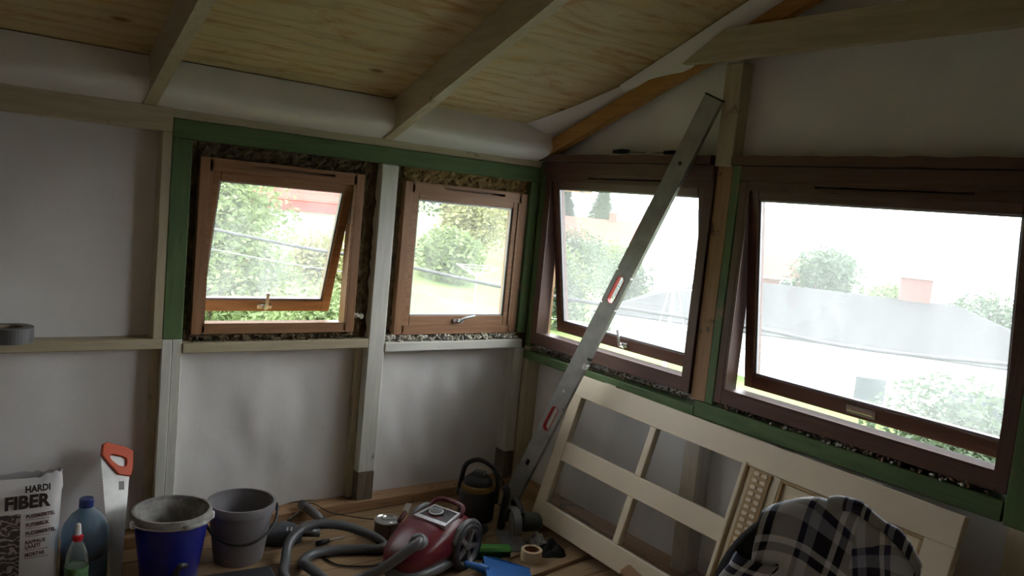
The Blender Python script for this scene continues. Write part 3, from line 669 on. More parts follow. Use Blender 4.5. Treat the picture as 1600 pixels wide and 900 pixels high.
DTP = thing('duct_tape', 'roll of grey duct tape lying on the middle rail', 'tape', (-2.562, 0.012, 0.938))
obj('tape', lathe(nb(), [(.050, 0), (.082, 0), (.082, .060), (.050, .060), (.050, 0)], 40, cap=False), plain('grey_tape', (0.13, 0.13, 0.13), 0.5, 0, 0.1), DTP)
obj('core', lathe(nb(), [(.045, 0), (.0505, 0), (.0505, .060), (.045, .060), (.045, 0)], 40, cap=False), plain('card_core', (0.28, 0.22, 0.16), 0.8), DTP)
MT = thing('masking_tape', 'roll of cream masking tape lying on the floor', 'tape', (-0.515, -0.870, 0.017))
obj('tape', lathe(nb(), [(.036, 0), (.050, 0), (.050, .050), (.036, .050), (.036, 0)], 36, cap=False), plain('cream_tape', (0.66, 0.52, 0.30), 0.6, 0, 0.06), MT)
obj('core', lathe(nb(), [(.033, 0), (.0365, 0), (.0365, .050), (.033, .050), (.033, 0)], 36, cap=False), plain('brown_core', (0.28, 0.13, 0.07), 0.8), MT)

# ------------------------------------------------------------------ red vacuum cleaner
HD = math.radians(202)
VC = thing('vacuum_cleaner', 'dark red cylinder vacuum cleaner with large rear wheels and grey hose', 'vacuum', (-0.985, -0.705, 0), HD)
def loft(bm, st, n=28, ex=0.62):
    rings = []
    for x, w_, z0, z1 in st:
        ring = []
        for k in range(n):
            a = 2 * PI * k / n; c, s = math.cos(a), math.sin(a)
            ring.append(bm.verts.new((x, math.copysign(abs(c) ** ex, c) * w_, (z0 + z1) / 2 + math.copysign(abs(s) ** ex, s) * (z1 - z0) / 2)))
        rings.append(ring)
    for A, B in zip(rings, rings[1:]):
        for k in range(n): bm.faces.new((A[k], A[(k + 1) % n], B[(k + 1) % n], B[k]))
    bm.faces.new(rings[0][::-1]); bm.faces.new(rings[-1]); return bm
RED = plain('wine_red_plastic', (0.115, 0.010, 0.018), 0.34, 0, 0.12, 4, 0.01)
obj('body', loft(nb(), [(-.215, .055, .08, .150), (-.205, .10, .065, .185), (-.17, .125, .06, .220), (-.10, .132, .06, .240), (-.02, .134, .06, .238), (.06, .132, .06, .218), (.13, .122, .06, .186), (.19, .102, .06, .155), (.225, .075, .065, .125), (.238, .04, .075, .105)]), RED, VC, True)
obj('skirt', loft(nb(), [(-.20, .09, .03, .075), (-.15, .128, .025, .085), (.05, .136, .025, .085), (.16, .12, .025, .085), (.225, .085, .03, .08), (.245, .045, .035, .075)]), GREYP, VC, True)
pm = Matrix.Translation((-.03, 0.012, .2325)) @ Matrix.Rotation(math.radians(7), 4, 'Y')
bm = nb(); holed_plate(bm, [(-.075, -.075), (.06, -.088), (.06, .088), (-.075, .075)], [(-.066, -.066), (.035, -.078), (.035, .078), (-.066, .066)], lambda a, b, t: pm @ Vector((a, b, t)), -.02, .009)
obj('panel_trim', bm, plain('silver_trim', (0.55, 0.55, 0.56), 0.3, 0.6), VC)
obj('control_panel', prism(nb(), [(-.066, -.066), (.036, -.078), (.036, .078), (-.066, .066)], lambda a, b, t: pm @ Vector((a, b, t)), -.02, .005), BLACK, VC)
obj('dial', lathe(nb(), [(.032, .004), (.030, .016), (.022, .020), (0, .020)], 24, pm @ Matrix.Translation((-.02, -.02, 0))), GREYP, VC, True)
obj('dial_ring', tube(nb(), [pm @ Vector((-.02 + .031 * math.cos(a * PI / 12), -.02 + .031 * math.sin(a * PI / 12), .014)) for a in range(24)], .003, 6, True), plain('silver_trim', (0.5, 0.5, 0.5)), VC)
obj('carry_handle', tube(nb(), smooth_path([(-.10, .085, .225), (-.135, .08, .258), (-.15, .04, .268), (-.152, -.04, .268), (-.135, -.08, .258), (-.10, -.085, .225)], 5), .011, 8), RED, VC, True)
for s in (1, -1):
    wm = Matrix.Translation((-.105, s * .128, .108)) @ Matrix.Rotation(-s * PI / 2, 4, 'X')
    t_ = obj('wheel', lathe(nb(), [(.080, -.012), (.100, -.012), (.106, -.004), (.106, .018), (.098, .026), (.082, .026), (.080, -.012)], 40, wm, False), plain('dark_tyre', (0.035, 0.035, 0.037), 0.6), VC, True)
    obj('wheel_rim', lathe(nb(), [(.070, .010), (.081, .024), (.084, .028), (.084, .018), (.072, .004), (.070, .010)], 40, wm, False), plain('satin_grey', (0.30, 0.30, 0.31), 0.35, 0.6), t_, True)
    obj('hub_plate', lathe(nb(), [(.080, .002), (0.0, .004)], 30, wm, False), BLACK, t_)
    bm = nb()
    for k in range(5):
        a = 2 * PI * k / 5 + .5; c_, s_ = math.cos(a), math.sin(a); px, py = -s_, c_
        prism(bm, [(c_ * .012 + px * .013, s_ * .012 + py * .013), (c_ * .012 - px * .013, s_ * .012 - py * .013), (c_ * .076 - px * .009, s_ * .076 - py * .009), (c_ * .076 + px * .009, s_ * .076 + py * .009)], lambda a_, b_2, t: wm @ Vector((a_, b_2, t)), .006, .020)
    lathe(bm, [(.020, .006), (.019, .024), (.012, .028), (0, .028)], 20, wm)
    obj('spokes', bm, plain('satin_grey', (0.3, 0.3, 0.3)), t_)
    obj('wheel_arch', tube(nb(), [Vector((-.105, s * .132, .108)) + Vector((.113 * math.cos(math.radians(a)), 0, .113 * math.sin(math.radians(a)))) for a in range(20, 170, 10)], .014, 8), GREYP, VC, True)
# hose: port on the nose, then loops over the floor
HI = VC.matrix_basis.inverted()
pw = lambda p: HI @ Vector(p)
pcl = Vector((.135, .045, .170)); pdir = Vector((.78, .30, .55)).normalized()
obj('hose_port', lathe(nb(), [(.044, -.05), (.043, .012), (.036, .030), (.028, .034), (.026, .034)], 24, Matrix.Translation(pcl) @ pdir.to_track_quat('Z', 'Y').to_matrix().to_4x4()), GREYP, VC, True)
hp = [pcl + pdir * .01, pcl + pdir * .07 + Vector((0, .01, -.012)), pw((-1.245, -.80, .10)), pw((-1.33, -.74, .035)), pw((-1.46, -.73, .024)), pw((-1.575, -.69, .024)), pw((-1.60, -.58, .024)), pw((-1.555, -.46, .030)), pw((-1.50, -.36, .075)), pw((-1.40, -.315, .110)), pw((-1.27, -.34, .105)), pw((-1.15, -.405, .070)), pw((-1.09, -.470, .036)), pw((-1.115, -.495, .024)), pw((-1.20, -.465, .024)), pw((-1.31, -.425, .024)), pw((-1.42, -.425, .024)), pw((-1.49, -.49, .024)), pw((-1.50, -.58, .05)), pw((-1.50, -.80, .07)), pw((-1.52, -.92, .03))]
HOSE = plain('grey_hose', (0.10, 0.105, 0.11), 0.38, 0, 0.1, 10, 0.02)
obj('hose', tube(nb(), smooth_path(hp, 12), 0.0225, 12, ribs=0.09), HOSE, VC, True)
obj('hose_grip', tube(nb(), [pw((-1.52, -.90, .032)), pw((-1.54, -1.02, .03)), pw((-1.58, -1.16, .04))], [.026, .024, .02], 12), BLACK, VC, True)

FH = thing('vacuum_floor_head', 'dark grey vacuum floor brush head lying beside the grey bucket', 'brush head', (-1.475, -0.20, 0), math.radians(-25))
smooth_angle(obj('head', loft(nb(), [(-.075, .035, .0, .05), (-.06, .06, .0, .07), (0, .075, 0, .085), (.05, .06, 0, .075), (.09, .035, .01, .055)], 20, .5), plain('blue_grey_plastic', (0.06, 0.07, 0.085), 0.35), FH))
obj('socket', tube(nb(), [(.05, 0, .05), (.12, .01, .045), (.17, .015, .04)], .021, 14), GREYP, FH, True)
for k in (0, 1): obj('stripe', box(nb(), (.02 + .018 * k, -.06, .079), (.028 + .018 * k, -.02, .083), .001), plain('silver_trim', (.5, .5, .5)), FH)
WN = thing('vacuum_wand_end', 'grey tapered vacuum pipe propped on the sole plate', 'pipe', (-1.29, -0.02, 0))
obj('tip', tube(nb(), [(-.02, .03, .085), (.0, 0, .075), (.035, -.05, .045), (.055, -.085, .025)], [.021, .024, .022, .018], 14), plain('warm_grey_plastic', (0.17, 0.17, 0.175), 0.4), WN, True)
obj('collar', tube(nb(), [(.055, -.085, .026), (.075, -.115, .020)], .0195, 14), GREYP, WN, True)

PC = thing('paint_can', 'small brown paint tin with a shiny metal lid', 'paint tin', (-1.005, -0.345, 0))
smooth_angle(obj('body', lathe(nb(), [(.060, 0), (.062, .004), (.062, .085), (.058, .088)], 28), plain('tin_brown', (0.13, 0.09, 0.075), 0.5), PC))
obj('lid', lathe(nb(), [(.066, .086), (.066, .092), (.058, .094), (.052, .089), (0, .089)], 28), CHROME, PC)
obj('lid_ring', tube(nb(), [(.03 * math.cos(a * PI / 8), .022 * math.sin(a * PI / 8), .098) for a in range(16)], .004, 6, True), CHROME, PC)
PS = thing('paint_scraper', 'dark red handled paint scraper resting on the paint tin', 'scraper', (-0.945, -0.385, 0.092), math.radians(40))
obj('handle', tube(nb(), [(-.05, 0, .012), (.0, 0, .020), (.03, 0, .032)], [.010, .012, .008], 10), plain('dark_red_handle', (0.10, 0.02, 0.02), 0.5), PS, True)
obj('blade', beam(nb(), (.03, 0, .032), (.075, 0, .058), .03, .002), CHROME, PS)
SD = thing('screwdriver', 'short screwdriver with black handle and steel shaft inside the hose loop', 'screwdriver', (-1.29, -0.30, 0.014), math.radians(10))
obj('handle', tube(nb(), [(-.06, 0, 0), (-.03, 0, 0), (.005, 0, 0)], [.012, .014, .010], 10), BLACK, SD, True)
obj('shaft', tube(nb(), [(.005, 0, 0), (.09, 0, -.004)], .004, 8), CHROME, SD)
tag(obj('power_cord', tube(nb(), smooth_path([(-1.30, -.33, .006), (-1.36, -.42, .006), (-1.34, -.53, .006), (-1.22, -.60, .006), (-1.13, -.60, .006), (-1.08, -.62, .02)], 8), .0045, 6), BLACK, None, True), 'thin black power cord curling on the floor under the hose', 'cord')
tag(obj('twine', tube(nb(), smooth_path([(-1.42, -.12, .07), (-1.35, -.05, .062), (-1.27, -.03, .095), (-1.18, -.08, .05), (-1.02, -.18, .03), (-.93, -.24, .03)], 8), .003, 6), plain('dark_twine', (0.07, 0.06, 0.05), 0.8), None, True), 'thin dark cable trailing along the sole plate', 'cable')

# ------------------------------------------------------------------ corner tools
PU = thing('workshop_vacuum', 'black tub vacuum with yellow band and looped handle in the corner', 'vacuum', (-0.47, -0.325, 0), math.radians(215))
smooth_angle(obj('tub', lathe(nb(), [(.085, 0), (.095, .01), (.100, .15), (.090, .165)], 28), BLACK, PU))
smooth_angle(obj('band', lathe(nb(), [(.088, .163), (.092, .170), (.090, .190), (.080, .196)], 28), plain('dull_yellow', (0.20, 0.12, 0.02), 0.5), PU))
smooth_angle(obj('motor_head', lathe(nb(), [(.080, .194), (.076, .215), (.055, .235), (.030, .242), (0, .242)], 28), BLACK, PU))
obj('handle_loop', tube(nb(), smooth_path([(-.02, .10, .10), (-.01, .105, .20), (0, .085, .285), (0, .0, .320), (0, -.075, .285), (.01, -.095, .20), (.02, -.10, .12)], 6), .013, 10), BLACK, PU, True)
obj('hose_elbow', tube(nb(), smooth_path([(.05, .16, .0), (.05, .17, .10), (.04, .175, .19), (.03, .155, .215)], 5), .020, 10), BLACK, PU, True)
obj('cable', tube(nb(), smooth_path([(.03, .17, .20), (.02, .12, .26), (0, .03, .31), (0, -.05, .305)], 5), .004, 6), BLACK, PU)
obj('cap', box(nb(), (-.025, -.03, .240), (.03, .035, .262), .004), GREYP, PU)
CS = thing('circular_saw', 'dark hand-held circular saw with pale curved guard at the foot of the level', 'power saw', (-0.46, -0.64, 0), math.radians(250))
gm = Matrix.Translation((0, 0, .085)) @ Matrix.Rotation(PI / 2, 4, 'X')
obj('base_plate', box(nb(), (-.12, -.06, .002), (.12, .06, .007), .001), plain('satin_grey', (.3, .3, .3)), CS)
obj('blade', lathe(nb(), [(.0, -.001), (.075, -.001), (.075, .001), (0, .001)], 36, gm), CHROME, CS)
bm = nb()
pts = [(.092 * math.cos(math.radians(a)), .092 * math.sin(math.radians(a))) for a in range(-10, 200, 10)]; inn = [(.078 * math.cos(math.radians(a)), .078 * math.sin(math.radians(a))) for a in range(190, -20, -10)]
prism(bm, pts + inn, lambda a, b, t: gm @ Vector((a, b, t)), -.02, .02); obj('guard', bm, plain('pale_guard', (0.12, 0.12, 0.11), 0.5, 0.3), CS)
obj('motor', tube(nb(), [(0, .01, .10), (0, .06, .10), (0, .13, .10), (0, .145, .10)], [.045, .048, .044, .03], 16), plain('dark_green_plastic', (0.02, 0.028, 0.024), 0.5), CS, True)
obj('handle', tube(nb(), smooth_path([(-.10, .03, .10), (-.12, .03, .16), (-.07, .03, .185), (0, .03, .175), (.03, .03, .15)], 5), .015, 10), BLACK, CS, True)
AG = thing('angle_grinder', 'black angle grinder with a red switch lying behind the green brush', 'power tool', (-0.66, -0.575, 0.035), math.radians(205))
obj('body', tube(nb(), [(-.13, 0, 0), (-.10, 0, 0), (.06, 0, .002), (.10, 0, .004), (.13, 0, .004)], [.022, .026, .031, .034, .022], 16), BLACK, AG, True)
obj('switch', box(nb(), (-.05, -.014, .026), (.0, .014, .038), .004), plain('dull_red', (0.18, 0.03, 0.02), 0.5), AG)
obj('gear_head', tube(nb(), [(.12, 0, -.022), (.12, 0, .03)], [.032, .026], 14), GREYP, AG, True)
obj('disc', lathe(nb(), [(0, -.030), (.057, -.030), (.057, -.026), (0, -.026)], 28, Matrix.Translation((.12, 0, 0))), plain('dark_disc', (0.05, 0.035, 0.03), 0.8), AG)
GB = thing('scrubbing_brush', 'green plastic scrubbing brush on the floor behind the dustpan', 'brush', (-0.655, -0.745, 0), math.radians(-25))
obj('back', box(nb(), (-.095, -.035, .030), (.095, .035, .055), .010), plain('leaf_green_plastic', (0.05, 0.20, 0.03), 0.45), GB)
obj('bristles', box(nb(), (-.088, -.030, 0), (.088, .030, .032), .004), plain('dark_green_bristle', (0.03, 0.10, 0.02), 0.9, 0, 0.5, 80, 0.6), GB)
DPN = thing('dustpan', 'bright blue plastic dustpan lying in front of the vacuum wheel', 'dustpan', (-0.725, -0.985, 0), math.radians(-29))
BLU = plain('bright_blue_plastic', (0.02, 0.14, 0.46), 0.4, 0, 0.08)
bm = nb()
# tray: floor, two sides, back, hood
prism(bm, [(-.11, 0), (.11, 0), (.13, .005), (.13, .010), (-.11, .006)], lambda a, b, t: (a, t, b), -.11, .11)
for s in (-1, 1):
    prism(bm, [(-.11, 0), (.13, .004), (.13, .012), (-.05, .06), (-.11, .066)], lambda a, b, t: (a, t, b), s * .108, s * .112)
prism(bm, [(-.112, 0), (-.108, 0), (-.108, .066), (-.112, .066)], lambda a, b, t: (a, t, b), -.11, .11)
prism(bm, [(-.112, .062), (.105, .014), (.105, .018), (-.112, .067)], lambda a, b, t: (a, t, b), -.11, .11)
obj('pan', bm, BLU, DPN)
obj('handle', tube(nb(), smooth_path([(-.10, 0, .055), (-.15, .0, .068), (-.18, 0, .076), (-.205, 0, .080)], 4), [.020] * 4 + [.016] * 4 + [.014] * 5, 10), BLU, DPN, True)
tag(obj('floor_plank', box(nb(), (-.02, -.055, 0), (.50, .055, .016), .002), floorwood('x')), 'pale pine board offcut under the masking tape roll', 'board')
fpk = C.objects['floor_plank']; fpk.location = (-0.60, -0.945, 0.0); fpk.rotation_euler = (0, 0, math.radians(8))
tag(obj('wood_stick', box(nb(), (-.09, -.010, 0), (.09, .010, .014), .002), floorwood('x')), 'thin wooden stick lying beside the masking tape roll', 'stick')
C.objects['wood_stick'].location = (-0.57, -0.795, 0.0); C.objects['wood_stick'].rotation_euler = (0, 0, math.radians(10))
def rag(name, label, loc, sx, sy, h, mat, seed):
    def fn(u, v):
        x, y_ = (u - .5) * 2, (v - .5) * 2; r2 = min(1, math.hypot(x, y_))
        k = 1 + .25 * noise.noise(Vector((math.atan2(y_, x) * 1.2, seed, 0)))
        return (x * sx * k, y_ * sy * k, .003 + max(0, h * (1 - r2) ** .7 * (0.8 + .7 * noise.noise(Vector((x * 2.4, y_ * 2.4, seed))))))
    o = obj(name, sheet(nb(), fn, 24, 24), mat, None, True); o.location = loc
    sm = o.modifiers.new('cloth_thickness', 'SOLIDIFY'); sm.thickness = 0.003; sm.offset = 1
    return tag(o, label, 'cloth')
rag('black_rag', 'crumpled black cloth on the floor at the foot of the door', (-0.375, -0.845, 0), .085, .075, .075, plain('black_cloth', (0.012, 0.012, 0.014), 0.95), 3.0)
rag('paper_scrap', 'crumpled pale paper scrap behind the black cloth', (-0.345, -0.70, 0), .045, .04, .05, paper_mat('scrap_paper', (0.55, 0.55, 0.58)), 9.0)
bo = tag(obj('board_offcut', beam(nb(), (-0.335, -1.295, .125), (-0.305, -1.62, .034), .060, .032, (-.5, 0, 1), .010), rawwood('y')), 'rounded brown board offcut leaning in front of the door', 'board')
TC = thing('tool_case', 'low black tool case with pale label in front of the buckets', 'tool case', (-1.815, -0.565, 0), math.radians(-6))
obj('case', box(nb(), (-.17, -.07, 0), (.17, .07, .060), .012), plain('black_case', (0.02, 0.022, 0.026), 0.45), TC)
obj('label', box(nb(), (-.12, -.020, .0595), (-.055, .012, .0615)), plain('pale_label', (0.42, 0.45, 0.48), 0.5), TC)
obj('handle', tube(nb(), smooth_path([(-.17, .05, .04), (-.205, .04, .05), (-.215, .0, .10), (-.205, -.02, .15), (-.18, 0, .14)], 5), .012, 8), BLACK, TC, True)
obj('latch', box(nb(), (.06, -.075, .03), (.10, -.068, .055), .002), GREYP, TC)
CH = thing('wood_chisel', 'black handled chisel lying on the casing above the corner window', 'chisel', (-0.005, -0.70, 1.977), math.radians(-90))
obj('handle', tube(nb(), [(-.11, 0, .012), (-.06, 0, .013), (0.0, 0, .012)], [.011, .013, .010], 10), BLACK, CH, True)
obj('blade', box(nb(), (0, -.009, .006), (.11, .009, .010), .001), plain('dull_steel', (0.3, 0.3, 0.3), 0.4, 0.8), CH)
GLV = thing('putty_knife', 'dark putty knife lying on the casing behind the spirit level', 'putty knife', (0.02, -0.97, 1.977), math.radians(-84))
obj('handle', tube(nb(), [(-.05, 0, .010), (0, 0, .011), (.05, 0, .010)], [.009, .011, .009], 10), BLACK, GLV, True)
obj('blade', box(nb(), (-.11, -.02, .008), (-.05, .02, .0095)), plain('dull_steel', (.3, .3, .3)), GLV)

# ------------------------------------------------------------------ office chair with a checked shirt
CHR = thing('office_chair', 'black round-backed office chair standing in front of the leaning door', 'chair', (-1.05, -2.625, 0), math.radians(-72))
# local: x across, y towards the door (far side), z up; the back cushion stands at y=0
FAB = plain('black_fabric', (0.010, 0.010, 0.011), 0.95, 0, 0.3, 60, 0.2)
def back_half(z):                              # half width of the back at height z
    t = (z - .48) / .47
    return 0.235 * (max(0.0, 1 - max(0, (t - .25) / .76) ** 2.4)) ** 0.5 * (0.93 + .07 * min(1, t * 4))
bm = nb(); rings = []
zs = [.48 + .47 * i / 22 for i in range(23)]; zs[-1] -= .002
prof = [(a, b) for a, b in ((-1, 0), (-.92, .7), (-.6, 1), (0, 1.1), (.6, 1), (.92, .7), (1, 0), (.92, -.7), (.6, -1), (0, -1), (-.6, -1), (-.92, -.7))]
for z in zs:
    h_ = max(.012, back_half(z)); rings.append([bm.verts.new((a * h_, b * .028 + .06 * (a * h_ / .23) ** 2 * -1 + .02, z)) for a, b in prof])
for A, B in zip(rings, rings[1:]):
    for k in range(len(prof)): bm.faces.new((A[k], A[(k + 1) % len(prof)], B[(k + 1) % len(prof)], B[k]))
bm.faces.new(rings[0][::-1]); bm.faces.new(rings[-1])
obj('backrest', bm, FAB, CHR, True)
obj('seat', loft(nb(), [(-.24, .15, .42, .47), (-.22, .21, .41, .50), (0, .235, .41, .51), (.2, .21, .41, .50), (.23, .15, .42, .47)], 24, .5), FAB, CHR, True).location = (0, .27, 0)
obj('back_bar', tube(nb(), smooth_path([(0, .055, .62), (0, .07, .48), (0, .10, .40), (0, .27, .40)], 5), .018, 8), BLACK, CHR, True)
obj('gas_column', lathe(nb(), [(.028, .10), (.028, .26), (.018, .26), (.018, .42)], 16, Matrix.Translation((0, .27, 0))), BLACK, CHR)
for k in range(5):
    a = 2 * PI * k / 5; c_, s_ = math.cos(a), math.sin(a)
    lg = obj('base_leg', beam(nb(), (0, .27, .115), (c_ * .28, .27 + s_ * .28, .075), .04, .03, bev=.005), BLACK, CHR)
    obj('castor', lathe(nb(), [(.0, -.02), (.026, -.02), (.028, 0), (.026, .02), (0, .02)], 16, Matrix.Translation((c_ * .28, .27 + s_ * .28, .0285)) @ Matrix.Rotation(a, 4, 'Z') @ Matrix.Rotation(PI / 2, 4, 'X')), BLACK, lg)
CHR.scale = (1.17, 1.05, 1.05)
def plaid_mat():
    m, nt, b = _base('checked_flannel'); uv = nt.nodes.new('ShaderNodeUVMap'); uv.uv_map = 'UVMap'
    sp = nt.nodes.new('ShaderNodeSeparateXYZ'); nt.links.new(uv.outputs[0], sp.inputs[0])
    def stripe(axis, stops):
        f = nt.nodes.new('ShaderNodeMath'); f.operation = 'FRACT'; nt.links.new(sp.outputs[axis], f.inputs[0])
        r = nt.nodes.new('ShaderNodeValToRGB'); r.color_ramp.interpolation = 'CONSTANT'; nt.links.new(f.outputs[0], r.inputs[0]); e = r.color_ramp.elements
        while len(e) < len(stops): e.new(.5)
        for k, (p, c) in enumerate(stops): e[k].position = p; e[k].color = (c[0], c[1], c[2], 1)
        return r
    S = [(0.0, (0.03, 0.03, 0.05)), (0.22, (0.88, 0.90, 0.93)), (0.30, (0.02, 0.02, 0.06)), (0.40, (0.82, 0.83, 0.85)), (0.78, (0.02, 0.02, 0.08)), (0.86, (0.42, 0.47, 0.60))]
    a = stripe(0, S); c = stripe(1, S); mx = nt.nodes.new('ShaderNodeMix'); mx.data_type = 'RGBA'; mx.inputs['Factor'].default_value = 0.5
    nt.links.new(a.outputs[0], mx.inputs[6]); nt.links.new(c.outputs[0], mx.inputs[7]); nt.links.new(mx.outputs[2], b.inputs['Base Color'])
    b.inputs['Roughness'].default_value = 0.95; return m
PLAID = plaid_mat()
def uv_sheet(name, fn, uvf, nu, nv, mat, parent, thick=0.004):
    bm = nb(); sheet(bm, fn, nu, nv); bm.faces.ensure_lookup_table(); L = bm.loops.layers.uv.new('UVMap'); n = 0
    for i in range(nu):
        for j in range(nv):
            f = bm.faces[n]; n += 1
            for lp, (a, b) in zip(f.loops, ((i, j), (i + 1, j), (i + 1, j + 1), (i, j + 1))): lp[L].uv = uvf(a / nu, b / nv)
    me = bpy.data.meshes.new(name); bm.to_mesh(me); bm.free()
    for p in me.polygons: p.use_smooth = True
    me.materials.append(mat); o = bpy.data.objects.new(name, me); C.objects.link(o)
    if parent is not None: o.parent = parent
    md = o.modifiers.new('cloth_thickness', 'SOLIDIFY'); md.thickness = thick; md.offset = 0
    return o
SH = thing('checked_shirt', 'navy, black and cream checked flannel shirt hung over the chair back', 'shirt', (-1.05, -2.625, 0), math.radians(-72))
SH.scale = (1.17, 1.05, 1.05)
def ztop(x):
    lo, hi = .5, .95
    for _ in range(24):
        m_ = (lo + hi) / 2
        if back_half(m_) > abs(x): lo = m_
        else: hi = m_
    return lo
def drape(front_len, back_len, x0, x1, seed, gap=.040):
    def fn(u, v):
        x = x0 + (x1 - x0) * u; zt = ztop(x) + .010; yc = .02 - .06 * (x / .23) ** 2; s = -back_len + (front_len + back_len) * v   # s<0 behind, s>0 camera side
        r = .036; arc_ = PI * r; fold = noise.noise(Vector((x * 9, s * 2.5, seed)))
        if abs(s) < arc_ / 2: a = s / r; yy = yc - math.sin(a) * (r + .004); z = zt - r + math.cos(a) * (r + .004) + .004
        else:
            sg = math.copysign(1, s); l = abs(s) - arc_ / 2; yy = yc - sg * (r + .006 + .03 * l + .016 * fold + .012 * math.sin(x * 42 + seed) * min(1, l * 6)); z = zt - r - l
        return (x + .012 * fold * min(1, abs(s) * 4), yy - (gap - .036), z + .008 * noise.noise(Vector((x * 12, seed, s * 3))))
    return fn
uv_sheet('back_panel', drape(.36, .20, -.145, .075, 2.0), lambda u, v: (u * 1.45 + v * .45, v * 2.6 - u * .5), 40, 40, PLAID, SH)
uv_sheet('front_panel', drape(.27, .24, .045, .158, 6.0, .046), lambda u, v: (u * .9 - v * .8 + .30, v * 2.4 + u * .45 + .25), 30, 36, PLAID, SH)
cp = [Vector((x, .02 - .06 * (x / .23) ** 2 - .012, ztop(x) + .020 + .006 * math.sin(x * 60))) for x in [-.02 + .185 * i / 12 for i in range(13)]]
def collar(u, v):
    t = u * (len(cp) - 1); i = min(int(t), len(cp) - 2); p = cp[i].lerp(cp[i + 1], t - i); a = 2 * PI * v
    r = .020 + .005 * noise.noise(Vector((u * 6, 1, 4))); return (p.x, p.y + r * math.cos(a), p.z + r * .8 * math.sin(a))
uv_sheet('collar', collar, lambda u, v: (u * 2.2 + .42, .9 + v * .35), 36, 14, PLAID, SH, .003)
slv = smooth_path([(-.135, -.03, .80), (-.165, -.055, .74), (-.175, -.06, .66), (-.160, -.06, .58), (-.150, -.05, .50)], 6)
uv_sheet('sleeve', lambda u, v: slv[min(int(u * (len(slv) - 1)), len(slv) - 1)] + Vector((math.cos(2 * PI * v) * (.042 + .01 * noise.noise(Vector((u * 7, v * 3, 0)))), math.sin(2 * PI * v) * .022 - .01, 0)), lambda u, v: (v * 1.6 + .1, u * 2.2), len(slv) - 1, 16, PLAID, SH, .003)

# ------------------------------------------------------------------ outdoors
def smax(v): return v if v > 0 else 0.0
def gh(x, y_):
    z = -1.6 + 0.10 * smax(y_ - 0.75 * x - 5) - 0.16 * smax(x - 5 - 0.6 * y_)
    z -= 0.05 * smax(math.hypot(x, y_) - 60) * (1 if x > 0.3 * y_ else 0.2)
    return max(z, -44) + 0.10 * noise.noise(Vector((x * .25, y_ * .25, 0)))
def axis_pts(lo, hi, fine, near):
    out = [lo]; v = lo
    while v < hi:
        v += fine if -5 < v < near else max(fine, abs(v) * .12); out.append(min(v, hi))
    return out
GRASS = None
m_, nt_, b_ = _base('rough_grass'); v_ = _coords(nt_, (1, 1, 1)); n1 = _noise(nt_, v_, .35, 5, .7); n2 = _noise(nt_, v_, 6, 5, .7)
mx_ = nt_.nodes.new('ShaderNodeMath'); mx_.operation = 'MULTIPLY_ADD'; mx_.inputs[1].default_value = .5; nt_.links.new(n2.outputs[0], mx_.inputs[0]); nt_.links.new(n1.outputs[0], mx_.inputs[2])
r_ = _ramp(nt_, mx_.outputs[0], [(.45, (.05, .09, .022)), (.7, (.085, .14, .03)), (.95, (.15, .17, .06))]); nt_.links.new(r_.outputs[0], b_.inputs['Base Color']); b_.inputs['Roughness'].default_value = .95
_bump(nt_, b_, n2.outputs[0], .6, .05); GRASS = m_
xs = axis_pts(-120, 420, 1.2, 40); ys = axis_pts(-260, 300, 1.2, 45)
bm = nb(); gv = [[bm.verts.new((x, y_, gh(x, y_))) for y_ in ys] for x in xs]
for i in range(len(xs) - 1):
    for j in range(len(ys) - 1): bm.faces.new((gv[i][j], gv[i + 1][j], gv[i + 1][j + 1], gv[i][j + 1]))
tag(obj('ground', bm, GRASS, None, True), 'green grassy slope around the cabin', 'ground', kind='structure')
tag(obj('foundation', box(nb(), (-4.9, -5.2, -2.2), (0.05, 0.05, -0.22)), plain('concrete', (0.35, 0.34, 0.32), 0.9)), 'concrete foundation under the cabin floor', 'foundation', kind='structure')
wt = tag(obj('fjord_water', box(nb(), (150, -3000, -41), (5200, 5000, -40)), plain('fjord', (0.10, 0.14, 0.16), 0.12, 0, .1, .01, 0)), 'pale fjord water beyond the houses', 'water', kind='structure')
def ridge(name, label, dist, a0, a1, hts, mat, depth, seed):
    """a wooded ridge across the fjord, bearings a0..a1 degrees from north (+y) towards +x"""
    bm = nb(); N = 80; R = []
    for i in range(N + 1):
        t = i / N; a = math.radians(a0 + (a1 - a0) * t); k = t * (len(hts) - 1); q = min(int(k), len(hts) - 2); h_ = hts[q] + (hts[q + 1] - hts[q]) * (k - q)
        h_ += 0.09 * (h_ + 42) * noise.noise(Vector((t * 9, seed, 0))) + 0.04 * (h_ + 42) * noise.noise(Vector((t * 30, seed, 1)))
        s_, c_ = math.sin(a), math.cos(a); col = []
        for f_, zz in ((-.35, -42), (-.2, -42 + (h_ + 42) * .5), (0, h_), (.3, -42 + (h_ + 42) * .6), (.6, -42)):
            r_ = dist + depth * f_ + depth * .05 * noise.noise(Vector((t * 25, f_ * 3, seed))); col.append(bm.verts.new((s_ * r_, c_ * r_, zz)))
        R.append(col)
    for A, B in zip(R, R[1:]):
        for k in range(4): bm.faces.new((A[k], B[k], B[k + 1], A[k + 1]))
    return tag(obj(name, bm, mat, None, True), label, 'hill', kind='structure')
FOREST = plain('forest_cover', (0.055, 0.075, 0.068), 0.95, 0, .3, .01, 0)
ridge('far_hill', 'low wooded headland across the fjord', 1700, 25, 110, [6, 10, 2, -4, -10, -22, -30], FOREST, 500, 2)
ridge('far_mountain', 'long pale mountain ridge on the far side of the fjord', 6500, 10, 120, [240, 180, 120, 150, 190, 160, 60, 20], plain('distant_rock_and_forest', (0.085, 0.105, 0.112), 0.95, 0, .2, .002, 0), 2500, 5)

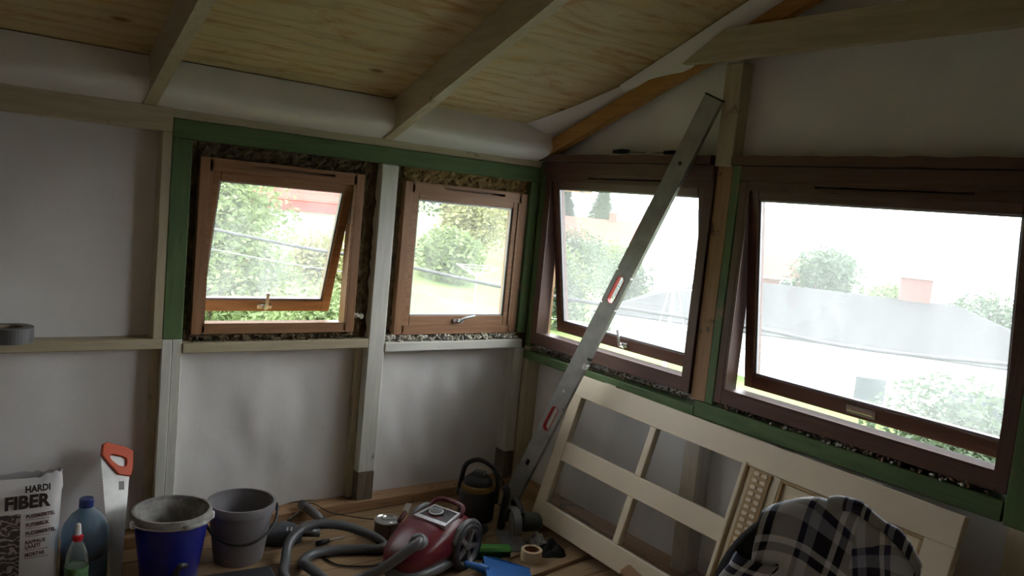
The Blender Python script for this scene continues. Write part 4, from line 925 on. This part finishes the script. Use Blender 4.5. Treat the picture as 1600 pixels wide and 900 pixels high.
def house(name, label, loc, rz, L, W, base, eave, rdg, hip, wallm, roofm, trimm, wins=(), chimney=None, over=.45):
    H = thing(name, label, 'house', (loc[0], loc[1], base), math.radians(rz)); e_ = eave - base; r_ = rdg - base; hl, hw_ = L / 2, W / 2
    bm = nb(); box(bm, (-hl, -hw_, 0), (hl, hw_, e_))
    if not hip:
        for s in (-1, 1): prism(bm, [(-hw_, e_ - .02), (hw_, e_ - .02), (0, r_ - .08)], lambda a, b, t: (t, a, b), s * hl - .04 * s, s * hl)
    obj('walls', bm, wallm, H)
    bm = nb(); ol, ow = hl + over, hw_ + over; ez = e_ - over * (r_ - e_) / hw_; rl = ol - hip * ow if hip else ol
    P = [bm.verts.new(p) for p in ((-ol, -ow, ez), (ol, -ow, ez), (ol, ow, ez), (-ol, ow, ez), (-rl, 0, r_), (rl, 0, r_))]
    for f in ((0, 1, 5, 4), (2, 3, 4, 5), (1, 2, 5), (3, 0, 4)): bm.faces.new([P[i] for i in f])
    if not hip: bmesh.ops.delete(bm, geom=[f for f in bm.faces if len(f.verts) == 3], context='FACES_ONLY')
    rf = obj('roof', bm, roofm, H); md = rf.modifiers.new('roof_thickness', 'SOLIDIFY'); md.thickness = .10; md.offset = 1
    for s in (-1, 1):
        obj('fascia', box(nb(), (-ol, s * ow - .04, ez - .16), (ol, s * ow + .04, ez + .06)), trimm, H)
        if hip: obj('fascia', box(nb(), (s * ol - .04, -ow, ez - .16), (s * ol + .04, ow, ez + .06)), trimm, H)
    for (side, u, z, w_, h_) in wins:
        if side in 'sn': a, b = ((u - w_ / 2, -hw_ - .03 if side == 's' else hw_ - .02, z), (u + w_ / 2, -hw_ + .02 if side == 's' else hw_ + .03, z + h_))
        else: a, b = ((-hl - .03 if side == 'w' else hl - .02, u - w_ / 2, z), (-hl + .02 if side == 'w' else hl + .03, u + w_ / 2, z + h_))
        f = obj('window', box(nb(), a, b), plain('white_trim', (0.75, 0.75, 0.75), 0.5), H)
        k = .09; ax_ = 0 if side in 'sn' else 1; a2, b2 = list(a), list(b); a2[ax_] += k; b2[ax_] -= k; a2[2] += k; b2[2] -= k; q = 1 - ax_
        a2[q] -= .01; b2[q] += .01
        obj('pane', box(nb(), a2, b2), plain('dark_window_glass', (0.05, 0.06, 0.07), 0.1), f)
    if chimney:
        c_ = chimney; ch = obj('chimney', box(nb(), (c_[0] - .4, c_[1] - .4, r_ - .8), (c_[0] + .4, c_[1] + .4, r_ + c_[2])), plain('red_brick', (0.14, 0.055, 0.045), 0.9, 0, .2, 8), H)
        obj('chimney_cap', box(nb(), (c_[0] - .47, c_[1] - .47, r_ + c_[2]), (c_[0] + .47, c_[1] + .47, r_ + c_[2] + .08)), plain('concrete', (.35, .34, .32)), ch)
    return H
def tiles(name, c1, c2, sc_):
    m, nt, b = _base(name); v = _coords(nt, (1, 1, 1)); wv = nt.nodes.new('ShaderNodeTexWave'); wv.bands_direction = 'Y'; wv.wave_profile = 'SAW'; wv.inputs['Scale'].default_value = sc_; wv.inputs['Distortion'].default_value = .1
    nt.links.new(v.outputs[0], wv.inputs[0]); r = _ramp(nt, wv.outputs[0], [(0, c1), (.25, c2), (1, c2)]); nt.links.new(r.outputs[0], b.inputs['Base Color']); b.inputs['Roughness'].default_value = .8; b.inputs['Specular IOR Level'].default_value = .15
    _bump(nt, b, wv.outputs[0], .5, .03); return m
GREYT = tiles('grey_roof_tiles', (0.012, 0.013, 0.013), (0.034, 0.035, 0.035), .9); REDT = tiles('red_roof_tiles', (0.12, 0.03, 0.022), (0.22, 0.06, 0.045), .9)
WHITEW = plain('white_house_cladding', (0.78, 0.79, 0.80), 0.6, 0, .04, 1, 0); TRIM = plain('white_trim', (0.75, 0.75, 0.75), 0.5); REDTRIM = plain('red_fascia', (0.22, 0.05, 0.045), 0.6); BRWN = plain('brown_cladding', (0.13, 0.06, 0.045), 0.8, 0, .2, 2)
house('white_bungalow', 'white bungalow with a low grey hipped tile roof and brick chimney', (19.3, 9.7), -58, 11.8, 7.2, -3.6, -1.0, 0.0, .75, WHITEW, GREYT, plain('grey_gutter', (0.30, 0.31, 0.34), .5), (('s', 1.1, .7, .9, 1.2), ('s', 3.6, .7, 1.6, 1.2), ('s', -3.4, .7, 1.4, 1.1)), (2.2, .3, .75))
house('red_roof_house', 'brown clad house with a long red tiled roof beyond the shrubs', (58, 62), -47, 9.5, 8, -4.5, -0.8, 1.3, 0, BRWN, REDT, TRIM, (('s', -3, 1.9, 1.1, 1.3), ('s', 0, 1.9, 1.1, 1.3), ('s', 3, 1.9, 1.1, 1.3), ('w', 0, 2.0, 1.1, 1.3)), (1.0, 0, .9))
house('red_roof_house', 'smaller brown house with red roof behind the white mast', (64, 44), -50, 9, 7, -5.5, -2.2, -0.6, 0, BRWN, REDT, TRIM, (('s', -2.5, 1.6, 1.1, 1.2), ('s', 1.5, 1.6, 1.1, 1.2)))
house('hillside_house', 'white hillside house with a red fascia above the leafy tree', (5.35, 15.95), -23, 2.4, 4.2, -0.9, 1.42, 2.3, 0, WHITEW, REDT, REDTRIM, (), None, .35)

LEAF = {}
def leafmat(name, c1, c2):
    m, nt, b = _base(name); v = _coords(nt, (1, 1, 1)); n = _noise(nt, v, 1.3, 5, .7); r = _ramp(nt, n.outputs[0], [(.35, c1), (.65, c2)]); nt.links.new(r.outputs[0], b.inputs['Base Color']); b.inputs['Roughness'].default_value = .6
    tr = nt.nodes.new('ShaderNodeBsdfTranslucent'); nt.links.new(r.outputs[0], tr.inputs[0]); mx = nt.nodes.new('ShaderNodeMixShader'); mx.inputs[0].default_value = .35
    nt.links.new(b.outputs[0], mx.inputs[1]); nt.links.new(tr.outputs[0], mx.inputs[2]); nt.links.new(mx.outputs[0], nt.nodes['Material Output'].inputs[0]); return m
LG = leafmat('fresh_green_leaves', (0.10, 0.15, 0.05), (0.18, 0.235, 0.095)); LD = leafmat('grey_green_leaves', (0.045, 0.075, 0.042), (0.09, 0.125, 0.068)); LY = leafmat('yellowing_leaves', (0.17, 0.19, 0.07), (0.28, 0.27, 0.12)); LC = leafmat('conifer_needles', (0.03, 0.05, 0.035), (0.06, 0.085, 0.055))
BARK = plain('bark', (0.14, 0.10, 0.07), .95, 0, .3, 12)
def leaf_cloud(bm, blobs, n, size, rng):
    tot = sum(b[1] ** 2 for b in blobs)
    for (c, r) in blobs:
        for _ in range(int(n * r * r / tot)):
            v = Vector((rng.gauss(0, 1), rng.gauss(0, 1), rng.gauss(0, 1))).normalized() * r * (rng.random() ** .4); v.z *= .85; p = c + v
            a = Vector((rng.gauss(0, 1), rng.gauss(0, 1), rng.gauss(0, .6))).normalized(); b = a.orthogonal().normalized(); b = Quaternion(a, rng.random() * 6.3) @ b; s = size * rng.uniform(.6, 1.4)
            q = [bm.verts.new(p + a * s), bm.verts.new(p + b * s * .5), bm.verts.new(p - a * s), bm.verts.new(p - b * s * .5)]; bm.faces.new(q)
def tree(name, label, x, y_, h_, r, mat, n=2600, size=.11, trunk=.35, group=None, seed=0, base=None, cat='tree'):
    rng = random.Random(seed + int(x * 13 + y_ * 7)); z0 = gh(x, y_) - .05 if base is None else base
    T = thing(name, label, cat, (x, y_, z0), 0, group); bm = nb(); th = h_ * trunk
    tube(bm, [(0, 0, 0), (.03 * h_, 0, th * .6), (0, .02 * h_, h_ * .75)], [.035 * h_ ** .9, .026 * h_ ** .9, .008 * h_], 8)
    for k in range(4): a = k * 1.7; tube(bm, [(0, 0, th * (.7 + .15 * k)), (math.cos(a) * r * .6, math.sin(a) * r * .6, th + h_ * .25)], [.014 * h_, .004 * h_], 6)
    obj('trunk', bm, BARK, T, True)
    blobs = [(Vector((0, 0, h_ - r * .9)), r * .85)]
    for k in range(9):
        a = rng.random() * 6.3; zz = rng.uniform(th * .7 + r * .2, h_ - r * .5); k_ = .65 * r * math.sin(PI * min(1, .25 + .75 * (1 - abs(zz / h_ - .55)))); blobs.append((Vector((math.cos(a) * k_, math.sin(a) * k_, zz)), r * rng.uniform(.38, .6)))
    bm = nb(); leaf_cloud(bm, blobs, n, size, rng); obj('foliage', bm, mat, T); return T
def conifer(name, label, x, y_, h_, r, group=None):
    rng = random.Random(int(x * 3 + y_)); T = thing(name, label, 'tree', (x, y_, gh(x, y_) - .1), 0, group)
    obj('trunk', tube(nb(), [(0, 0, 0), (0, 0, h_ * .95)], [.02 * h_, .004 * h_], 8), BARK, T, True); bm = nb()
    for k in range(1500):
        t = rng.random() ** .7; z = h_ * (.12 + .88 * t); rr = r * (1 - t) * (.55 + .45 * rng.random()) + .05; a = rng.random() * 6.3; p = Vector((math.cos(a) * rr, math.sin(a) * rr, z - .15 * rr)); o_ = Vector((math.cos(a), math.sin(a), -.35)); sd = Vector((-math.sin(a), math.cos(a), .2)); s = h_ * .05
        bm.faces.new([bm.verts.new(p + o_ * s), bm.verts.new(p + sd * s * .5), bm.verts.new(p - o_ * s), bm.verts.new(p - sd * s * .5)])
    obj('foliage', bm, LC, T); return T
tree('garden_tree', 'fresh green leafy tree close outside the small open window', 1.1, 10.8, 3.7, 1.9, LG, 20000, .055, .16)
tree('garden_tree', 'tall green tree left of the hillside house', 1.0, 16.6, 3.7, 1.9, LG, 12000, .07, .16)
tree('garden_tree', 'young green tree beside the garden tree outside the small window', -2.4, 14.6, 3.7, 1.6, LG, 12000, .05, .16)
tree('tall_shrub', 'yellow green shrub at the foot of the hillside house', 3.6, 11.8, 2.25, 1.15, LY, 10000, .05, .15, cat='shrub')
tree('tall_shrub', 'yellowing shrub growing close under the small open window', 0.2, 4.4, 1.75, 1.0, LY, 9000, .04, .15, cat='shrub')
tree('tall_shrub', 'bushy pale green shrub between the leafy tree and the cabin', 1.9, 7.6, 2.1, 1.3, LG, 11000, .045, .12, cat='shrub')
G2 = 'trees on the slope behind the clothes airer'
SLOPE = ((12.0, 26.5, 6.2, 2.5, LG, 'fresh green round tree at the top of the slope behind the clothes airer'), (16.8, 28.8, 7.0, 2.7, LD, 'tallest grey green tree on the slope behind the clothes airer'), (21.5, 29.5, 6.4, 2.6, LD, 'grey green tree on the slope beside the tallest one'),
    (15.4, 24.0, 3.4, 1.9, LY, 'yellowing low tree in front of the grey green slope trees'), (19.6, 26.0, 3.6, 1.8, LY, 'yellowing low tree farther down the slope towards the red roofed house'), (24.8, 32.5, 7.6, 3.0, LC, 'dark green tree at the lower end of the slope trees'), (9.2, 22.5, 5.2, 2.2, LG, 'fresh green tree nearest the hillside house on the slope'), (11.6, 19.5, 2.2, 1.5, LG, 'low green shrub on the grass above the clothes airer'))
for k, (x, y_, h_, r, m__, lb) in enumerate(SLOPE): tree('slope_tree', lb, x, y_, h_, r, m__, 7000, .10, group=G2, seed=k)
G3 = 'shrubs below the red roofed house'
SHR = ((11.2, 13.6, 2.5, 1.4, LD, 'grey green rounded shrub on the lawn below the red roofed house'), (13.4, 16.2, 2.6, 1.5, LG, 'light green shrub behind the rounded lawn shrub'), (17.4, 19.6, 3.0, 1.8, LD, 'wide grey green shrub halfway to the red roofed house'), (24.0, 24.2, 3.2, 1.8, LG, 'light green tall shrub closest to the red roofed house'), (20.5, 19.8, 2.8, 1.6, LD, 'grey green shrub near the corner of the white bungalow'))
for k, (x, y_, h_, r, m__, lb) in enumerate(SHR): tree('garden_shrub', lb, x, y_, h_, r, m__, 7000, .065, .12, G3, k, cat='shrub')
conifer('conifer', 'tall dark conifer behind the red roofed house', 70.5, 76.0, 12.0, 3.6)
conifer('conifer', 'shorter dark conifer near the gable of the red roofed house', 64.0, 76.0, 9.0, 2.6)
tree('garden_bush', 'large grey green bush growing just outside the wide window', 4.9, -0.35, 2.45, 1.0, LD, 16000, .036, .12, base=-1.75, cat='shrub')
tree('garden_bush', 'tall slender bush beside the large bush outside the wide window', 4.9, -2.1, 2.2, .85, LD, 10000, .036, .12, base=-1.75, seed=3, cat='shrub')
tree('shore_tree', 'broad leafy tree rising behind the bungalow roof', 49, 28.5, 8.2, 3.4, LD, 6000, .18, base=-6.5)
tree('shore_tree', 'loose crowned tree behind the hipped end of the bungalow', 34, 11.2, 6.4, 2.2, LD, 5000, .12, base=-6.0)
tree('shore_tree', 'small round tree beyond the bungalow chimney', 40, 19, 6.0, 1.6, LG, 4000, .12, base=-6.0)

# overhead cable, poles, airer, mast, small garden things
POLEM = plain('weathered_pole', (0.20, 0.17, 0.14), .9)
for (x, y_, lb) in ((-6.2, 16.5, 'weathered utility pole carrying the cable up the slope'), (13.2, -8.8, 'weathered utility pole carrying the cable below the cabin')):
    T = thing('utility_pole', lb, 'pole', (x, y_, gh(x, y_) - .1)); z1 = 1.9 if x < 0 else 1.2
    obj('post', tube(nb(), [(0, 0, 0), (0, 0, z1 - gh(x, y_) + .4)], .11, 12), POLEM, T, True); obj('bracket', box(nb(), (-.25, -.04, z1 - gh(x, y_) - .05), (.25, .04, z1 - gh(x, y_) + .03)), POLEM, T)
cab = smooth_path([(-6.2, 16.5, 1.9), (0.36, 7.97, .95), (1.9, 5.95, .80), (3.22, 4.23, .625), (4.9, 2.2, .53), (6.6, -.17, .50), (13.2, -8.8, 1.2)], 10)
tag(obj('overhead_cable', tube(nb(), cab, .022, 8), plain('cable_black', (0.03, 0.03, 0.035), .6), None, True), 'thick dark overhead cable strung across all the windows', 'cable')
tag(obj('overhead_wire', tube(nb(), [p + Vector((.1, .1, -.30 - .04 * math.sin(i * .3))) for i, p in enumerate(cab)], .008, 6), plain('cable_grey', (0.15, 0.15, 0.16), .6), None, True), 'thin overhead wire hanging under the thick cable', 'wire')
T = thing('clothes_airer', 'white metal rotary clothes airer standing on the lawn', 'airer', (8.4, 13.0, gh(8.4, 13.0)), math.radians(30)); hz = -0.12 - gh(8.4, 13.0)
WM = plain('white_metal', (0.8, 0.8, 0.8), .4)
obj('pole', tube(nb(), [(0, 0, -.1), (0, 0, hz + .1)], .022, 8), WM, T)
for k in range(4):
    a = k * PI / 2; obj('arm', tube(nb(), [(0, 0, hz - .05), (math.cos(a) * .62, math.sin(a) * .62, hz + .22)], .014, 6), WM, T)
obj('line', tube(nb(), [(math.cos(k * PI / 2) * .6, math.sin(k * PI / 2) * .6, hz + .21) for k in range(4)], .004, 5, True), WM, T)
T = thing('white_mast', 'white mast with cross arm and stay lines in the garden', 'mast', (10.6, 8.35, gh(10.6, 8.35) - .1)); g0 = gh(10.6, 8.35)
obj('pole', tube(nb(), [(0, 0, 0), (0, 0, .95 - g0)], [.05, .03], 8), WM, T)
obj('cross_arm', tube(nb(), [(-.4, .3, .2 - g0), (.5, -.4, .35 - g0)], .02, 6), WM, T)
for s in ((.25, -.25), (-.1, .25)): obj('stay', tube(nb(), [(0, 0, .75 - g0), (s[0] * 1.2, s[1] * 1.2, -.9 - g0)], .012, 5), WM, T)
T = thing('flagpole', 'tall white flagpole far behind the bungalow roof', 'flagpole', (56, 34.3, -7)); obj('pole', tube(nb(), [(0, 0, 0), (0, 0, 9.0)], [.14, .07], 8), WM, T); obj('finial', lathe(nb(), [(0, 8.95), (.16, 9.08), (.11, 9.2), (0, 9.24)], 12), WM, T, True)
gx, gy = 9.9, 2.75; T = thing('yellow_flowers', 'clump of bright yellow flowers on the lawn', 'flowers', (gx, gy, gh(gx, gy)))
bm = nb(); rng = random.Random(4)
for k in range(14): bmesh.ops.create_icosphere(bm, subdivisions=1, radius=rng.uniform(.04, .07), matrix=Matrix.Translation((rng.gauss(0, .13), rng.gauss(0, .13), rng.uniform(.15, .35))))
obj('blooms', bm, plain('yellow_petals', (0.8, 0.5, 0.03), .7), T); bm = nb()
leaf_cloud(bm, [(Vector((0, 0, .1)), .22)], 140, .06, rng); obj('leaves', bm, LG, T)
gx, gy = 10.7, 1.95; T = thing('fence_post', 'stubby grey fence post standing on the lawn', 'post', (gx, gy, gh(gx, gy) - .05)); obj('post', box(nb(), (-.12, -.12, 0), (.12, .12, .42), .02), plain('concrete', (.35, .34, .32)), T); obj('cap', box(nb(), (-.14, -.14, .42), (.14, .14, .47), .01), plain('concrete', (.35, .34, .32)), T)
bm = nb(); pth = [(7.5, 9.5), (9.5, 7.2), (10.6, 5.2), (12.2, 3.8), (15, 3.0)]
sp_ = smooth_path([(x, y_, 0) for x, y_ in pth], 6); prev = None
for i, p in enumerate(sp_):
    t = (sp_[min(i + 1, len(sp_) - 1)] - sp_[max(i - 1, 0)]).normalized(); nn = Vector((-t.y, t.x, 0)) * .9; a, b = p + nn, p - nn
    q = [bm.verts.new((a.x, a.y, max(gh(a.x, a.y), gh(p.x, p.y)) + .06)), bm.verts.new((b.x, b.y, max(gh(b.x, b.y), gh(p.x, p.y)) + .06))]
    if prev: bm.faces.new((prev[0], prev[1], q[1], q[0]))
    prev = q
tag(obj('gravel_path', bm, plain('pale_gravel', (0.52, 0.50, 0.46), .95, 0, .2, 30, .3)), 'pale gravel path curving past the lawn', 'path', kind='structure')
